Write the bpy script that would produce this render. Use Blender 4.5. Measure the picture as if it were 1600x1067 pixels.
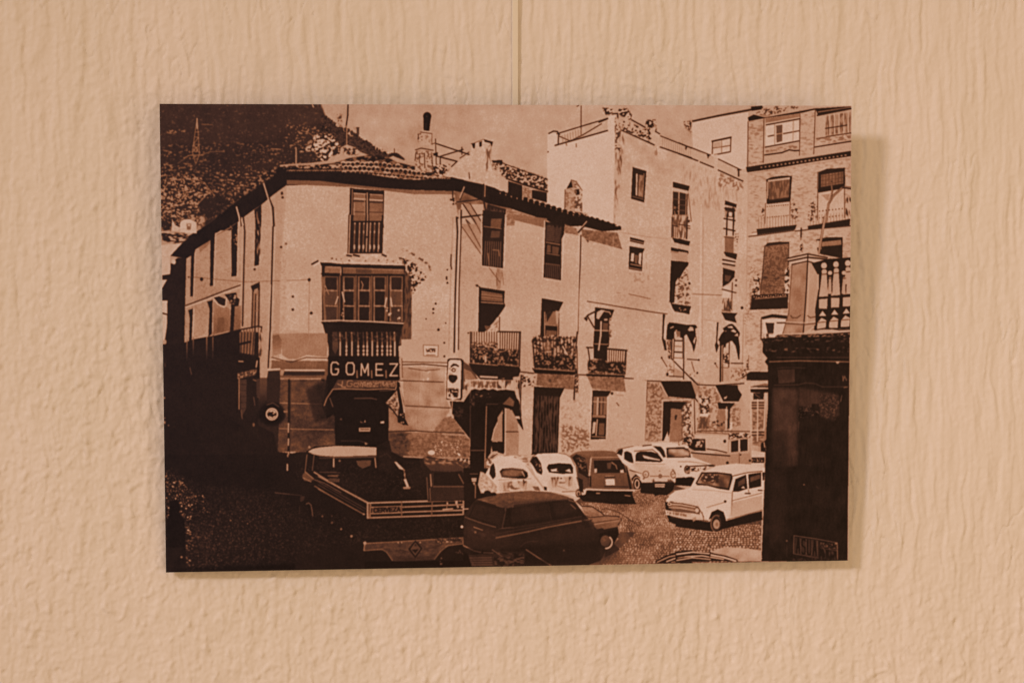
# A sepia photo print on a rigid panel, hung on a rough-plastered wall, seen from the front in warm lamp light.
import bpy, math
import numpy as np

for o in list(bpy.data.objects):
    bpy.data.objects.remove(o)
S = bpy.context.scene
COL = S.collection

# ---- camera (the wall is the plane y = 0, the room is on its -y side) ----
cam = bpy.data.cameras.new('camera'); cam.sensor_width = 36; cam.lens = 64.44; cam.clip_start = .02; cam.clip_end = 60
camo = bpy.data.objects.new('camera', cam); COL.objects.link(camo); S.camera = camo
from mathutils import Matrix, Vector
CR = Matrix(((0.9963500541857899, 0.0, -0.08536140535378575), (-0.08536024529659986, -0.005213416755221703, -0.9963365138388939), (-0.00044502458092069824, 0.9999864100505249, -0.005194388066558249)))
camo.matrix_world = Matrix.Translation((-0.13584433512372496, -1.6105038708605277, -0.01202207330832585)) @ CR.to_4x4()

# ---- the room's bounced light, and the two ceiling spotlights up on the left ----
W = bpy.data.worlds.new('World'); S.world = W; W.use_nodes = True
W.node_tree.nodes['Background'].inputs[0].default_value = (1.0, .665, .365, 1); W.node_tree.nodes['Background'].inputs[1].default_value = .50
def lamp(name, loc, aim, watts, col, size, cone, blend):
    l = bpy.data.lights.new(name, 'SPOT'); l.energy = watts; l.color = col; l.shadow_soft_size = size
    l.spot_size = math.radians(cone); l.spot_blend = blend
    o = bpy.data.objects.new(name, l); COL.objects.link(o); o.location = loc
    o.rotation_euler = (Vector(aim)-Vector(loc)).to_track_quat('-Z', 'Y').to_euler()
    return o
lamp('spotlight', (-5.55, -5.05, 3.45), (1.3, 0, -1.15), 1330, (1, .90, .95), .62, 27, 1.0)
lamp('spotlight', (-2.00, -4.30, 2.80), (.60, 0, -.55), 54, (.85, .97, 1), .12, 30, 1.0)
# soft fill added out of view, brightening the wall towards the lower right
l = bpy.data.lights.new('fill_light', 'AREA'); l.energy = 20; l.color = (1, .72, .48); l.shape = 'DISK'; l.size = 2.6
o = bpy.data.objects.new('fill_light', l); COL.objects.link(o); o.location = (1.45, -2.8, -.35)
o.rotation_euler = (Vector((.2, 0, -.1))-o.location).to_track_quat('-Z', 'Y').to_euler()

vs = S.view_settings; vs.view_transform = 'Standard'; vs.look = 'None'; vs.exposure = 0; vs.gamma = 1; vs.use_curve_mapping = False
S.cycles.max_bounces = 6
S.cycles.filter_width = 1.5

# --- PRINT BEGIN ---------------------------------------------------------
# The picture printed on the panel, drawn in code: polygons, strokes and grain in grey tones.
TW, TH = 2160, 1446
CORN = [(248.3, 162.0), (1330.0, 166.5), (1326.0, 875.5), (260.5, 893.5)]
def solve_h(src, dst):
    A = []; b = []
    for (x, y), (u, v) in zip(src, dst):
        A.append([x, y, 1, 0, 0, 0, -u*x, -u*y]); b.append(u)
        A.append([0, 0, 0, x, y, 1, -v*x, -v*y]); b.append(v)
    return np.append(np.linalg.solve(np.array(A, float), np.array(b, float)), 1).reshape(3, 3)
HM = solve_h(CORN, [(0, 0), (TW, 0), (TW, TH), (0, TH)])
PX = 2.0
def noise(seed, sx, sy):
    r = np.random.default_rng(seed).standard_normal((TH, TW)).astype(np.float32)
    fy = np.fft.fftfreq(TH)[:, None]; fx = np.fft.rfftfreq(TW)[None, :]
    f = np.fft.rfft2(r)*np.exp(-2*np.pi**2*((fx*sx)**2 + (fy*sy)**2))
    n = np.fft.irfft2(f, s=(TH, TW)).astype(np.float32)
    return n/n.std()
T = np.full((TH, TW), 0.80, np.float32)
N1 = noise(1, 1.3, 1.3); N2 = noise(2, 2.1, 1.9); N3 = noise(3, 3.4, 1.6); N8 = noise(4, 9, 9); N40 = noise(5, 45, 40)
NV = noise(6, 1.5, 7); ND = noise(7, 1.7, 1.6)*.8+noise(8, 3.8, 1.3)*.6
OFF = [0., 0., 1.]
def tile(x, y, z=1600/300): OFF[:] = [x, y, 1/z]
def A1(): tile(230, 150)
def A2(): tile(500, 150)
def A3(): tile(780, 150)
def A4(): tile(1060, 150)
def B1(): tile(230, 340)
def B2(): tile(500, 340)
def B3(): tile(780, 340)
def B4(): tile(1060, 340)
def C1(): tile(230, 530)
def C2(): tile(500, 530)
def C3(): tile(780, 530)
def C4(): tile(1060, 530)
def D1(): tile(230, 710)
def D2(): tile(500, 710)
def D3(): tile(780, 710)
def D4(): tile(1060, 710)
def E1(): tile(690, 550, 1600/150)
def E2(): tile(1000, 590, 8)
def E3(): tile(1020, 480, 1600/180)
def pp(s):
    if isinstance(s, str): s = [tuple(map(float, q.split(','))) for q in s.split()]
    a = np.array(s, float)*OFF[2] + np.array(OFF[:2])
    q = np.c_[a, np.ones(len(a))] @ HM.T
    return q[:, :2]/q[:, 2:]
def mask(s):
    q = pp(s)
    x0, y0 = np.floor(q.min(0)).astype(int) - 1; x1, y1 = np.ceil(q.max(0)).astype(int) + 2
    x0, y0 = max(x0, 0), max(y0, 0); x1, y1 = min(x1, TW), min(y1, TH)
    if x1 <= x0 or y1 <= y0: return None, None
    X = np.arange(x0, x1)[None, :] + .5; Y = np.arange(y0, y1)[:, None] + .5
    m = np.zeros((y1-y0, x1-x0), bool)
    for (ax, ay), (bx, by) in zip(q, np.roll(q, -1, 0)):
        if ay == by: continue
        m ^= ((ay > Y) != (by > Y)) & (X < (bx-ax)*(Y-ay)/(by-ay) + ax)
    return (slice(y0, y1), slice(x0, x1)), m
def P(t, s, a=1.0):                      # flat polygon
    r, m = mask(s)
    if r is None: return
    v = T[r]; v[m] = v[m]*(1-a) + t*a
def V(t0, t1, s, horiz=False):           # polygon with a tone ramp
    r, m = mask(s)
    if r is None: return
    n = m.shape[1 if horiz else 0]; g = np.linspace(t0, t1, n)
    g = g[None, :] if horiz else g[:, None]
    T[r][m] = np.broadcast_to(g, m.shape)[m]
def X(s, td, tl, k=0.0, n=None, soft=.5, a=1.0):   # polygon of clutter: two tones through a noise, feathered rim
    n = N1 if n is None else n
    r, m = mask(s)
    if r is None: return
    soft = max(soft*1.9, 3.5 if n is N8 else .9)
    g = np.clip((n[r]-k)/soft + .5, 0, 1)*(tl-td) + td
    f = m.astype(np.float32)
    for _ in range(5):
        f[1:-1] = (f[:-2]+f[1:-1]+f[2:])/3; f[:, 1:-1] = (f[:, :-2]+f[:, 1:-1]+f[:, 2:])/3
    v = T[r]; f = f*a; v[:] = v*(1-f) + g*f
def M(s, amp, n=None):                   # mottle what is already there
    n = N2 if n is None else n
    r, m = mask(s)
    if r is None: return
    T[r][m] += (amp*n[r])[m]
def L(t, w, s, a=1.0):                   # stroke, width in photo pixels
    if t < .3: w *= .84; a *= .94
    q = pp(s); h = w*PX/2
    for (ax, ay), (bx, by) in zip(q[:-1], q[1:]):
        x0 = max(int(min(ax, bx)-h-1), 0); x1 = min(int(max(ax, bx)+h+2), TW)
        y0 = max(int(min(ay, by)-h-1), 0); y1 = min(int(max(ay, by)+h+2), TH)
        if x1 <= x0 or y1 <= y0: continue
        Xc = np.arange(x0, x1)[None, :]+.5; Yc = np.arange(y0, y1)[:, None]+.5
        dx, dy = bx-ax, by-ay; l2 = dx*dx+dy*dy+1e-9
        u = np.clip(((Xc-ax)*dx+(Yc-ay)*dy)/l2, 0, 1)
        d = np.hypot(Xc-ax-u*dx, Yc-ay-u*dy)
        c = np.clip(h-d+.5, 0, 1)*a
        v = T[y0:y1, x0:x1]; v[:] = v*(1-c)+t*c
def E(t, x, y, rx, ry=None, a=1.0, n=22):
    ry = rx if ry is None else ry
    P(t, [(x+rx*np.cos(k*2*np.pi/n), y+ry*np.sin(k*2*np.pi/n)) for k in range(n)], a)
def R(t, w, x, y, rx, ry=None, a0=0, a1=360, n=26):
    ry = rx if ry is None else ry
    L(t, w, [(x+rx*np.cos(np.radians(a0+(a1-a0)*k/n)), y+ry*np.sin(np.radians(a0+(a1-a0)*k/n))) for k in range(n+1)])
def lerp(a, b, u): return (a[0]+(b[0]-a[0])*u, a[1]+(b[1]-a[1])*u)
def bars(t, w, a, b, c, d, n):           # n strokes from edge a-b to edge c-d
    for k in range(n):
        u = (k+.5)/n; L(t, w, [lerp(a, b, u), lerp(c, d, u)])
rng = np.random.default_rng(11)
def feather(m, k):
    f = np.pad(m.astype(np.float32), 1)
    for _ in range(k):
        f[1:-1] = (f[:-2]+f[1:-1]+f[2:])/3; f[:, 1:-1] = (f[:, :-2]+f[:, 1:-1]+f[:, 2:])/3
    return f[1:-1, 1:-1]
def S(t, s, a=.5, k=60):                 # soft-edged patch
    q = pp(s); x0, y0 = np.floor(q.min(0)).astype(int)-1; x1, y1 = np.ceil(q.max(0)).astype(int)+2
    r, m = mask(s)
    if r is None: return
    f = feather(m, k)*a; v = T[r]; v[:] = v*(1-f)+t*f
def GR(s, base, amp, n=None, k=30, a=1.0, pw=1.0):      # soft-edged grain: only the bright side of the noise shows
    n = N1 if n is None else n
    r, m = mask(s)
    if r is None: return
    f = feather(m, k)*a; v = T[r]; v[:] = v*(1-f)+(base+amp*np.maximum(n[r], 0)**pw)*f
def dots(t, s, n, r0, r1):
    q = np.array([tuple(map(float, p.split(','))) for p in s.split()])
    lo, hi = q.min(0), q.max(0)
    for k in range(n):
        x, y = lo+(hi-lo)*rng.random(2); E(t, x, y, r0+(r1-r0)*rng.random(), a=.9, n=8)
GL = {'G': [(1,.15),(.75,0),(.2,0),(0,.2),(0,.8),(.2,1),(.8,1),(1,.8),(1,.55),(.6,.55)],
 'O': [(.2,0),(.8,0),(1,.2),(1,.8),(.8,1),(.2,1),(0,.8),(0,.2),(.2,0)], 'M': [(0,1),(.05,0),(.5,.75),(.95,0),(1,1)],
 'E': [(1,0),(0,0),(0,.5),(.8,.5),(0,.5),(0,1),(1,1)], 'Z': [(0,0),(1,0),(0,1),(1,1)], 'C': [(1,.15),(.7,0),(.2,0),(0,.25),(0,.75),(.2,1),(.7,1),(1,.85)],
 'R': [(0,1),(0,0),(.8,0),(1,.15),(1,.4),(.8,.5),(0,.5),(.4,.5),(1,1)], 'V': [(0,0),(.5,1),(1,0)], 'A': [(0,1),(.5,0),(1,1),(.8,.62),(.2,.62)],
 'S': [(1,.12),(.7,0),(.2,0),(0,.2),(.1,.42),(.9,.58),(1,.8),(.8,1),(.2,1),(0,.88)], 'U': [(0,0),(0,.8),(.2,1),(.8,1),(1,.8),(1,0)],
 'N': [(0,1),(0,0),(1,1),(1,0)], 'o': [(.2,.4),(.8,.4),(1,.7),(.7,1),(.2,1),(0,.7),(.2,.4)], 'm': [(0,1),(0,.4),(.3,.4),(.5,.6),(.5,1),(.5,.55),(.8,.4),(1,.6),(1,1)],
 'e': [(0,.7),(1,.65),(.8,.4),(.2,.4),(0,.7),(.2,1),(1,.95)], 'z': [(0,.4),(1,.4),(0,1),(1,1)], 'D': [(0,0),(0,1),(.7,1),(1,.7),(1,.3),(.7,0),(0,0)],
 'I': [(.5,0),(.5,1)], 'T': [(0,0),(1,0),(.5,0),(.5,1)], 'L': [(0,0),(0,1),(1,1)], 'P': [(0,1),(0,0),(.9,0),(1,.25),(.9,.5),(0,.5)], 'B': [(0,0),(0,1),(.9,1),(1,.75),(.8,.5),(0,.5),(.8,.5),(.9,.2),(.8,0),(0,0)]}
def word(t, w, txt, x0, y0, x1, y1, h, gap=.3):      # letters along x0,y0 - x1,y1 (baseline top), height h
    n = len(txt); st = 1/(n-gap) if n > 1 else 1
    for i, c in enumerate(txt):
        if c not in GL: continue
        u0 = i*st; u1 = u0+st*(1-gap)
        L(t, w, [(lerp((x0, y0), (x1, y1), u0+(u1-u0)*gx)[0], lerp((x0, y0), (x1, y1), u0+(u1-u0)*gx)[1]+gy*h) for gx, gy in GL[c]])

# sky
T += .012*N8 + .018*N40
A2(); P(.77, '0,-10 1600,-10 1600,90 700,200 0,110', .5)
# hill with scrub
A1(); HILL = '90,50 1365,55 1375,90 1420,100 1440,140 1470,170 1500,205 1540,215 1570,250 1620,280 1700,340 1745,320 1790,370 1830,375 1870,400 1900,450 1960,470 2010,500 2090,480 2140,520 2150,560 1300,1100 90,1100'
P(.215, HILL); M(HILL, .012, N2)
X('90,50 1440,60 1500,210 1440,330 90,420', .20, .36, 1.75, ND, .8)
X('90,400 1000,380 1440,220 1600,300 1600,600 1100,600 500,1067 90,1067', .17, .52, 1.35, ND, .9)
X('90,560 480,640 900,620 1000,640 700,900 420,1067 90,1067', .16, .60, .85, ND, .9)
X('110,690 470,660 490,780 540,830 440,900 480,1067 110,1067', .15, .68, .25, ND, .7)
X('430,860 600,830 700,880 560,1000 430,1020', .14, .3, 1.4, ND)
for s in ('400,690 470,720 560,830', '110,800 200,700 300,690', '150,960 260,880 330,800', '240,980 290,1030', '420,900 480,830 520,800'): L(.62, 1.1, s)
L(.45, 1.2, '440,490 520,465 640,460'); L(.4, 1, '330,510 250,560'); L(.42, 1.1, '170,300 320,285'); X('160,280 320,275 320,320 160,320', .22, .6, .7, ND)
for s in ('300,520 340,495 470,490', '300,560 360,570', '260,470 290,460', '450,235 540,240'): L(.5, 1.2, s)
for s in ('410,190 372,470', '412,190 432,475', '380,400 430,405', '392,340 425,345', '372,470 430,405', '432,475 380,400', '400,300 424,300', '380,400 424,345'): L(.62, 1.0, s)
L(.72, 1.8, '411,188 411,270'); R(.6, 1, 402, 445, 16, 20)
for s in ('372,470 400,560', '432,478 405,560', '300,515 360,490 460,495'): L(.55, 1.2, s)
X('1150,240 1400,240 1480,320 1390,400 1250,440 1150,420', .18, .55, .9, ND)
X('1260,440 1390,400 1410,350 1480,330 1570,350 1600,420 1585,530 1430,550 1400,460 1270,470', .15, .8, .1, N2, .6)
X('1400,350 1530,330 1590,400 1580,520 1430,540', .2, .92, -.1, N2, .6)
L(.62, 1.4, '1030,440 1110,445'); L(.55, 1, '1280,290 1330,300 1390,340'); L(.6, 1, '1440,320 1530,320')
P(.8, '1366,65 1420,65 1405,105 1378,95'); P(.3, '1395,66 1425,66 1422,100 1408,104')
A1()
for q in range(26):
    u = rng.random(); e = [(1385,70),(1425,105),(1470,165),(1540,212),(1600,280)]; k = min(int(u*4), 3); x, y = lerp(e[k], e[k+1], u*4-k); E(.17+.05*rng.random(), x+rng.uniform(-8, 6), y+rng.uniform(-3, 12), rng.uniform(6, 14), rng.uniform(6, 14), 1, 9)
A2()
for q in range(70):
    u = rng.random(); e = [(0,150),(60,200),(140,265),(230,285),(300,330),(380,375),(440,420),(500,470),(590,490),(680,530)]; k = min(int(u*9), 8); x, y = lerp(e[k], e[k+1], u*9-k); E(.17+.06*rng.random(), x+rng.uniform(-8, 8), y+rng.uniform(-4, 14), rng.uniform(7, 17), rng.uniform(8, 20), 1, 9)
P(.5, '145,160 178,160 178,240 150,250'); X('140,150 180,150 180,250 150,250', .3, .75, -.1, N1); P(.25, '300,260 325,262 322,335 302,330'); P(.7, '270,255 300,258 300,300 275,270')
M('0,150 680,525 0,560', .05, N1)
L(.08, 2.4, '230,68 228,160 216,245'); L(.7, 1.8, '220,250 219,400'); L(.12, 1, '214,240 212,400')
# roof ridge mortar and clutter
P(.76, '-330,590 -280,575 -200,568 -100,560 0,548 60,540 100,500 160,485 170,430 220,405 290,430 330,465 420,500 560,520 610,500 690,535 790,550 800,620 0,620')
X('-60,450 0,520 100,500 160,480 165,430 100,330 30,310 -60,330', .15, .88, -.1, N2, .6)
X('180,430 290,430 330,470 300,495 200,490', .2, .8, .1, N2); P(.1, '408,490 470,490 560,520 540,535 430,505'); P(.12, '565,505 590,475 640,475 685,530 640,515 605,500'); L(.1, 1.2, '618,440 618,480')
# tiles of the corner roof
TIL = '-100,585 0,570 110,560 240,520 430,492 560,512 640,555 790,590 800,620 930,640 1060,680 1200,700 1100,760 -300,680'
P(.18, TIL); X(TIL, .10, .52, .3, N3)
for j in range(5):
    for i in range(34):
        x = -90+i*38+(j % 2)*19+rng.uniform(-5, 5); y0 = 668-(4-j)*36+max(0, (x-450))*.11+rng.uniform(-5, 5)
        top = 572 if x < 100 else 560-(x-100)*.16 if x < 430 else 505+(x-430)*.27
        if y0 < top+14 or x > 1090: continue
        E(.12, x+4, y0+9, 17, 9); R(.86 if rng.random() < .75 else .55, 1.7, x, y0+4, 18, 15, 195, 335, 6); L(.6, 1.2, [(x-16, y0+2), (x-20, y0+20)])
# pergola frame, chimney stacks
for w, s in ((1.6, '960,360 968,600'), (2.4, '970,400 1240,490'), (2.2, '1000,505 1190,448'), (2.6, '970,503 1140,547'), (2, '1140,547 1095,590'), (1.8, '1180,430 1180,490'), (2, '1000,520 1000,580'), (1.5, '1165,520 1240,470')): L(.1, w, s)
P(.1, '940,480 980,470 980,500 945,500'); X('930,575 1080,570 1060,640 1010,680 930,640', .12, .85, -.1, N2)
P(.74, '800,455 930,460 942,625 790,620'); X('800,455 930,460 942,625 790,620', .45, .82, -.4, N2); L(.15, 1.6, '798,470 790,540'); L(.2, 1.3, '830,480 825,560'); L(.25, 2, '868,480 872,600'); L(.3, 1.5, '930,500 940,620')
P(.82, '822,330 838,300 928,312 932,410 825,415'); X('812,318 850,310 845,410 815,400', .25, .8, -.2, N2); L(.15, 1.5, '818,322 815,365'); L(.18, 1.3, '834,302 930,316'); X('870,330 930,320 930,410 880,410', .6, .84, -.5, N2); L(.18, 1.8, '792,452 840,437 942,454'); L(.35, 1.0, '930,320 931,400'); L(.2, 1.5, '930,405 960,392'); P(.85, '855,290 915,292 925,305 845,300')
E(.06, 890, 170, 34, 34); P(.06, '858,175 922,175 908,292 862,290'); E(.3, 886, 172, 4); L(.22, 1.2, '880,230 878,280')
W2 = '1040,670 1100,600 1180,525 1250,490 1262,400 1360,365 1437,385 1425,480 1430,570 1500,600 1555,690 1555,805 1450,770 1300,720'
P(.86, W2); M(W2, .02); P(.1, '1262,402 1292,392 1288,440 1275,440'); P(.1, '1325,385 1348,378 1345,424 1325,425'); P(.1, '1362,362 1440,384 1430,425 1415,395 1370,385'); V(.35, .6, '1425,400 1400,420 1378,520 1395,600 1420,520'); X('1380,450 1425,400 1420,560 1380,640', .4, .85, -.3, NV)
L(.2, 1, '1255,400 1285,395 1360,363'); L(.12, 1.5, '1240,640 1245,690'); P(.1, '1430,540 1515,535 1520,560 1440,560'); X('1430,560 1530,560 1530,610 1440,620', .2, .8, 0, N1); L(.3, 1.2, '1545,690 1545,800')
# ---- main facades
A1(); FAC = '1165,735 1600,755'
tile(0, 0, 1); P(.835, '286,420 448,290 505,288 600,293 706,306 720,308 800,330 965,362 1000,200 1165,270 1185,300 1185,720 290,720')
V(.77, .85, '716,308 800,330 965,362 1020,380 1020,720 716,720', True)
V(.69, .75, '286,420 300,395 448,289 440,400 436,570 434,720 286,720', True)
M('286,420 448,290 720,308 965,362 1165,270 1185,720 290,720', .008, N2); M('286,420 448,290 720,308 965,362 1165,270 1185,720 290,720', .008, N1); M('286,420 448,290 720,308 965,362 1165,270 1185,720 290,720', .010, N40)
P(.68, '430,292 442,289 436,540 428,540', .35)
A3()
TWR = '400,325 418,312 480,318 482,408 900,290 900,182 940,160 968,162 970,720 955,1070 690,1000 540,960 395,900'
P(.915, TWR); RF = '970,165 1000,195 1020,290 1290,410 1340,430 1600,520 1600,1100 950,1100'; V(.83, .86, RF); M(RF, .012)
X('970,250 1010,260 1040,360 1010,700 960,1067 955,1067', .45, .84, -.5, NV, .8)
tile(1060, 150); P(.855, '-20,470 290,600 320,620 540,715 565,610 590,640 575,1067 575,1100 -20,1100'); X('20,560 330,640 540,730 560,1000 40,900', .72, .86, -.9, NV, .8); X('330,640 540,725 535,800 330,760', .55, .86, -.3, N2)
# roof strip behind, its dormers
A3(); P(.83, '0,650 75,690 70,815 0,800'); X('0,540 30,560 400,690 400,800 190,735 70,690 0,655', .14, .8, .25, N2, .5); L(.1, 3, '60,690 200,740 400,800'); L(.12, 1.5, '20,560 400,700'); P(.1, '0,535 25,540 25,570 0,560')
P(.1, '75,712 192,748 190,855 68,812'); X('195,755 268,780 268,870 195,850', .5, .68, 0, N1); P(.1, '272,785 396,800 395,890 270,855'); L(.7, 1, '280,780 395,805'); L(.8, 1.3, '70,700 70,800')
# small chimney against the white tower
P(.62, '548,785 565,775 600,700 640,715 688,790 690,985 545,950'); X('548,785 625,770 625,970 545,950', .55, .75, -.3, N2); X('625,720 690,790 690,985 625,970', .35, .85, .0, N2, .4); P(.1, '560,775 598,705 612,765'); P(.12, '640,785 665,780 668,825 645,830'); L(.3, 1, '598,702 640,715 690,790'); L(.3, 1.2, '548,785 545,950'); X('610,960 740,985 730,1010 620,995', .15, .7, .1, N1)
# railings of the roof terrace
for w, s in ((2.2, '480,318 895,192'), (2.7, '465,415 900,292'), (1.8, '500,340 590,378 700,325 850,235'), (2.6, '412,316 450,296 482,300 500,325'), (2.2, '492,325 490,400'), (1.7, '680,85 680,325'), (2.5, '940,152 1000,150 1060,180 1230,275'), (3, '985,150 987,232'), (2.6, '1020,290 1290,412'), (1.8, '1310,325 1600,440'), (2.4, '1340,430 1600,520')): L(.11, w, s)
bars(.45, .8, (510, 335), (690, 275), (520, 395), (690, 345), 8); L(.2, 2, '645,90 660,82'); L(.3, 1.2, '640,400 640,430'); L(.3, 1.2, '555,395 560,415'); E(.15, 405, 468, 6)
L(.1, 3.2, '830,222 900,192'); X('855,100 945,110 950,160 860,160', .12, .85, -.1, N2, .3); X('985,110 1060,105 1105,160 1100,210 990,160', .12, .85, .1, N2, .3); X('1020,200 1230,285 1240,375 1030,290', .14, .82, -.1, N2, .4); X('1215,200 1300,200 1310,280 1270,390 1215,370', .1, .82, -.4, N2, .4); P(.85, '1268,310 1300,300 1340,325 1335,430 1268,395'); L(.15, 2.4, '1300,300 1335,320'); bars(.6, .7, (1350, 350), (1600, 450), (1350, 425), (1600, 510), 14); X('1535,230 1610,205 1610,330 1540,260', .15, .82, .2, N2, .3); dots(.2, '1540,420 1570,450', 3, 5, 9)
X('960,170 1000,200 1015,480 965,480', .25, .82, -.35, N2, .5); M('1000,300 1600,530 1600,700 1000,600', .02, N8)
L(.6, 1, '1310,440 1310,490'); E(.45, 1305, 480, 14, 22, .5)
# window one and two of the tower
P(.12, '1110,595 1225,630 1207,892 1098,860'); P(.86, '1140,650 1152,652 1148,835 1136,830'); P(.50, '1160,660 1198,668 1190,845 1155,838'); X('1160,660 1198,668 1190,845 1155,838', .4, .62, 0, NV); L(.7, 1, '1205,650 1195,850'); L(.55, 1, '1110,840 1200,865'); L(.85, 1.5, '1100,895 1205,912'); L(.15, 2, '1100,850 1200,885')
P(.12, '1445,718 1585,755 1575,795 1447,765'); P(.16, '1447,800 1570,815 1565,1080 1440,1080'); L(.8, 1.8, '1497,800 1492,1080'); L(.75, 1.2, '1558,815 1552,1080'); L(.8, 1.6, '1447,790 1570,818'); bars(.4, 1, (1447, 840), (1447, 1060), (1560, 850), (1560, 1070), 5); X('1450,900 1490,905 1490,1060 1450,1060', .1, .5, .5, N2); L(.2, 1.2, '1575,820 1600,1050')
# white house behind, right
A4(); P(.90, '100,225 120,215 580,140 590,300 560,610 510,610 330,530 120,440'); P(.80, '40,230 105,225 115,300 110,440 60,420', .6); L(.12, 3.6, '118,215 330,170 600,120 695,100'); P(.1, '600,95 695,85 690,118 610,130'); X('40,215 110,215 100,290 60,270', .15, .8, 0, N2)
L(.12, 3.2, '280,383 435,350'); L(.14, 1.7, '283,385 280,485'); L(.14, 1.7, '435,355 432,465'); L(.14, 2.2, '300,495 430,470'); L(.2, 1.4, '285,440 430,418'); L(.5, 1.2, '358,375 358,475'); P(.75, '290,395 350,385 350,430 290,435'); P(.15, '235,485 262,495 255,510 235,505')
for w, s in ((1.8, '0,395 265,497'), (2.3, '0,485 160,545'), (2.3, '180,555 290,600'), (1.9, '330,530 520,622'), (2.4, '330,622 535,715'), (3, '500,615 500,672'), (2, '60,430 60,450'), (2, '245,500 245,520'), (2, '490,622 515,620')): L(.11, w, s)
P(.87, '290,495 325,490 330,620 295,600')
# brick building, right
BR = '575,190 720,120 1010,90 1436,95 1440,3300 700,3200 560,3000 575,640'
V(.77, .80, '575,190 720,120 1010,90 1436,95 1436,1400 575,1400'); X('585,220 705,200 705,560 575,600', .60, .82, -.6, N3, 1); X('1015,130 1135,110 1125,490 1010,500', .62, .82, -.7, N3, 1); X('590,640 1430,520 1430,1067 580,1067', .66, .84, -.8, N3, 1)
P(.09, '575,185 625,160 720,185 1130,110 1435,93 1435,110 1160,165 1140,120 1010,150 720,190 585,215'); X('640,150 720,110 800,92 985,90 1000,110 720,172', .25, .78, -.3, N2, .5); L(.7, 1.1, '1160,140 1435,100')
for s in ('710,200 705,560', '1010,130 1007,500', '1138,110 1125,490', '578,220 575,600'): L(.2, 1.6, s)
P(.55, '722,195 1008,150 1008,180 722,232'); P(.9, '725,232 1008,183 1008,200 725,245'); L(.1, 2.2, '730,246 1010,195'); P(.92, '725,255 1005,208 1003,375 722,425'); P(.36, '812,252 862,244 862,382 815,395'); L(.85, 1, '812,325 862,315'); L(.12, 2, '745,342 792,333'); L(.12, 1.9, '872,320 1005,296'); L(.65, 1.2, '955,215 952,378'); L(.6, 1.2, '800,245 800,410'); L(.12, 2.3, '722,432 1003,380'); X('722,452 1003,405 1003,440 722,478', .5, .8, -.1, N3); L(.11, 2.7, '718,497 860,478 920,455 965,462 1000,460')
L(.1, 3, '1155,168 1435,112'); P(.8, '1158,180 1435,130 1435,330 1158,360'); X('1222,172 1432,138 1432,310 1222,335', .42, .66, -.1, NV); bars(.85, 1.8, (1240, 170), (1432, 140), (1240, 340), (1432, 310), 5); L(.14, 2, '1222,277 1400,250'); L(.14, 2.2, '1150,362 1230,350'); L(.18, 2.2, '1230,345 1435,315'); X('1155,360 1435,325 1435,370 1145,410', .5, .82, 0, N3); L(.11, 2.5, '1135,432 1300,405 1435,384')
P(.1, '560,598 800,560 1100,515 1435,463 1435,508 1180,545 800,610 570,642')
for k in range(22):
    u = k/21; E(.6, 690+u*700, 600-u*100, 9, 7)
L(.6, 1, '580,655 800,622 1435,525')
# its second row of windows
P(.11, '730,700 780,680 860,670 945,672 930,905 735,905'); P(.83, '742,706 928,682 925,700 745,722'); P(.40, '750,722 925,700 918,848 752,870'); X('750,722 925,700 918,848 752,870', .34, .5, 0, NV); P(.82, '738,720 748,720 745,860 736,860'); P(.85, '726,908 925,885 925,1085 722,1085')
L(.4, 1.4, '725,900 720,1067'); L(.35, 1.2, '930,890 925,1067')
for k in range(10): E(.2, 740+k*19, 925-k*1.5, 5, 4); E(.25, 742+k*19, 1017-k*1.8, 5, 4)
X('660,930 715,930 715,1020 660,1000', .25, .82, -.9, N2, .3); X('935,900 995,900 995,1050 935,1050', .25, .82, -.8, N2, .3); X('1085,880 1155,880 1155,1060 1075,1050', .25, .82, -.8, N2, .3)
P(.11, '1165,640 1235,612 1385,605 1388,745 1165,810'); P(.48, '1186,662 1372,635 1372,735 1186,765'); bars(.25, 1, (1186, 662), (1372, 635), (1186, 765), (1372, 735), 7); bars(.3, .9, (1186, 662), (1186, 765), (1372, 635), (1372, 735), 3); P(.1, '1160,785 1382,745 1382,775 1165,812'); P(.84, '1166,812 1375,780 1380,1040 1160,1045'); P(.62, '1190,830 1260,820 1250,880 1230,870'); L(.2, 1.6, '1160,640 1158,1040'); L(.2, 1.5, '1382,620 1382,1020')
for k in range(8): E(.2, 1175+k*27, 965-k*3, 5, 6); E(.25, 1175+k*27, 1022-k*3, 5, 6)
for s in ('1222,1080 1250,905 1290,835 1365,768 1435,772',): L(.12, 4.6, s); L(.5, 3, s)
L(.14, 3.4, '1258,892 1280,800 1272,720'); L(.5, 2, '1258,892 1278,800 1272,725'); L(.12, 2.6, '1365,768 1435,780'); X('1390,850 1436,850 1436,1010 1390,1000', .15, .8, -.6, NV)
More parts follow.
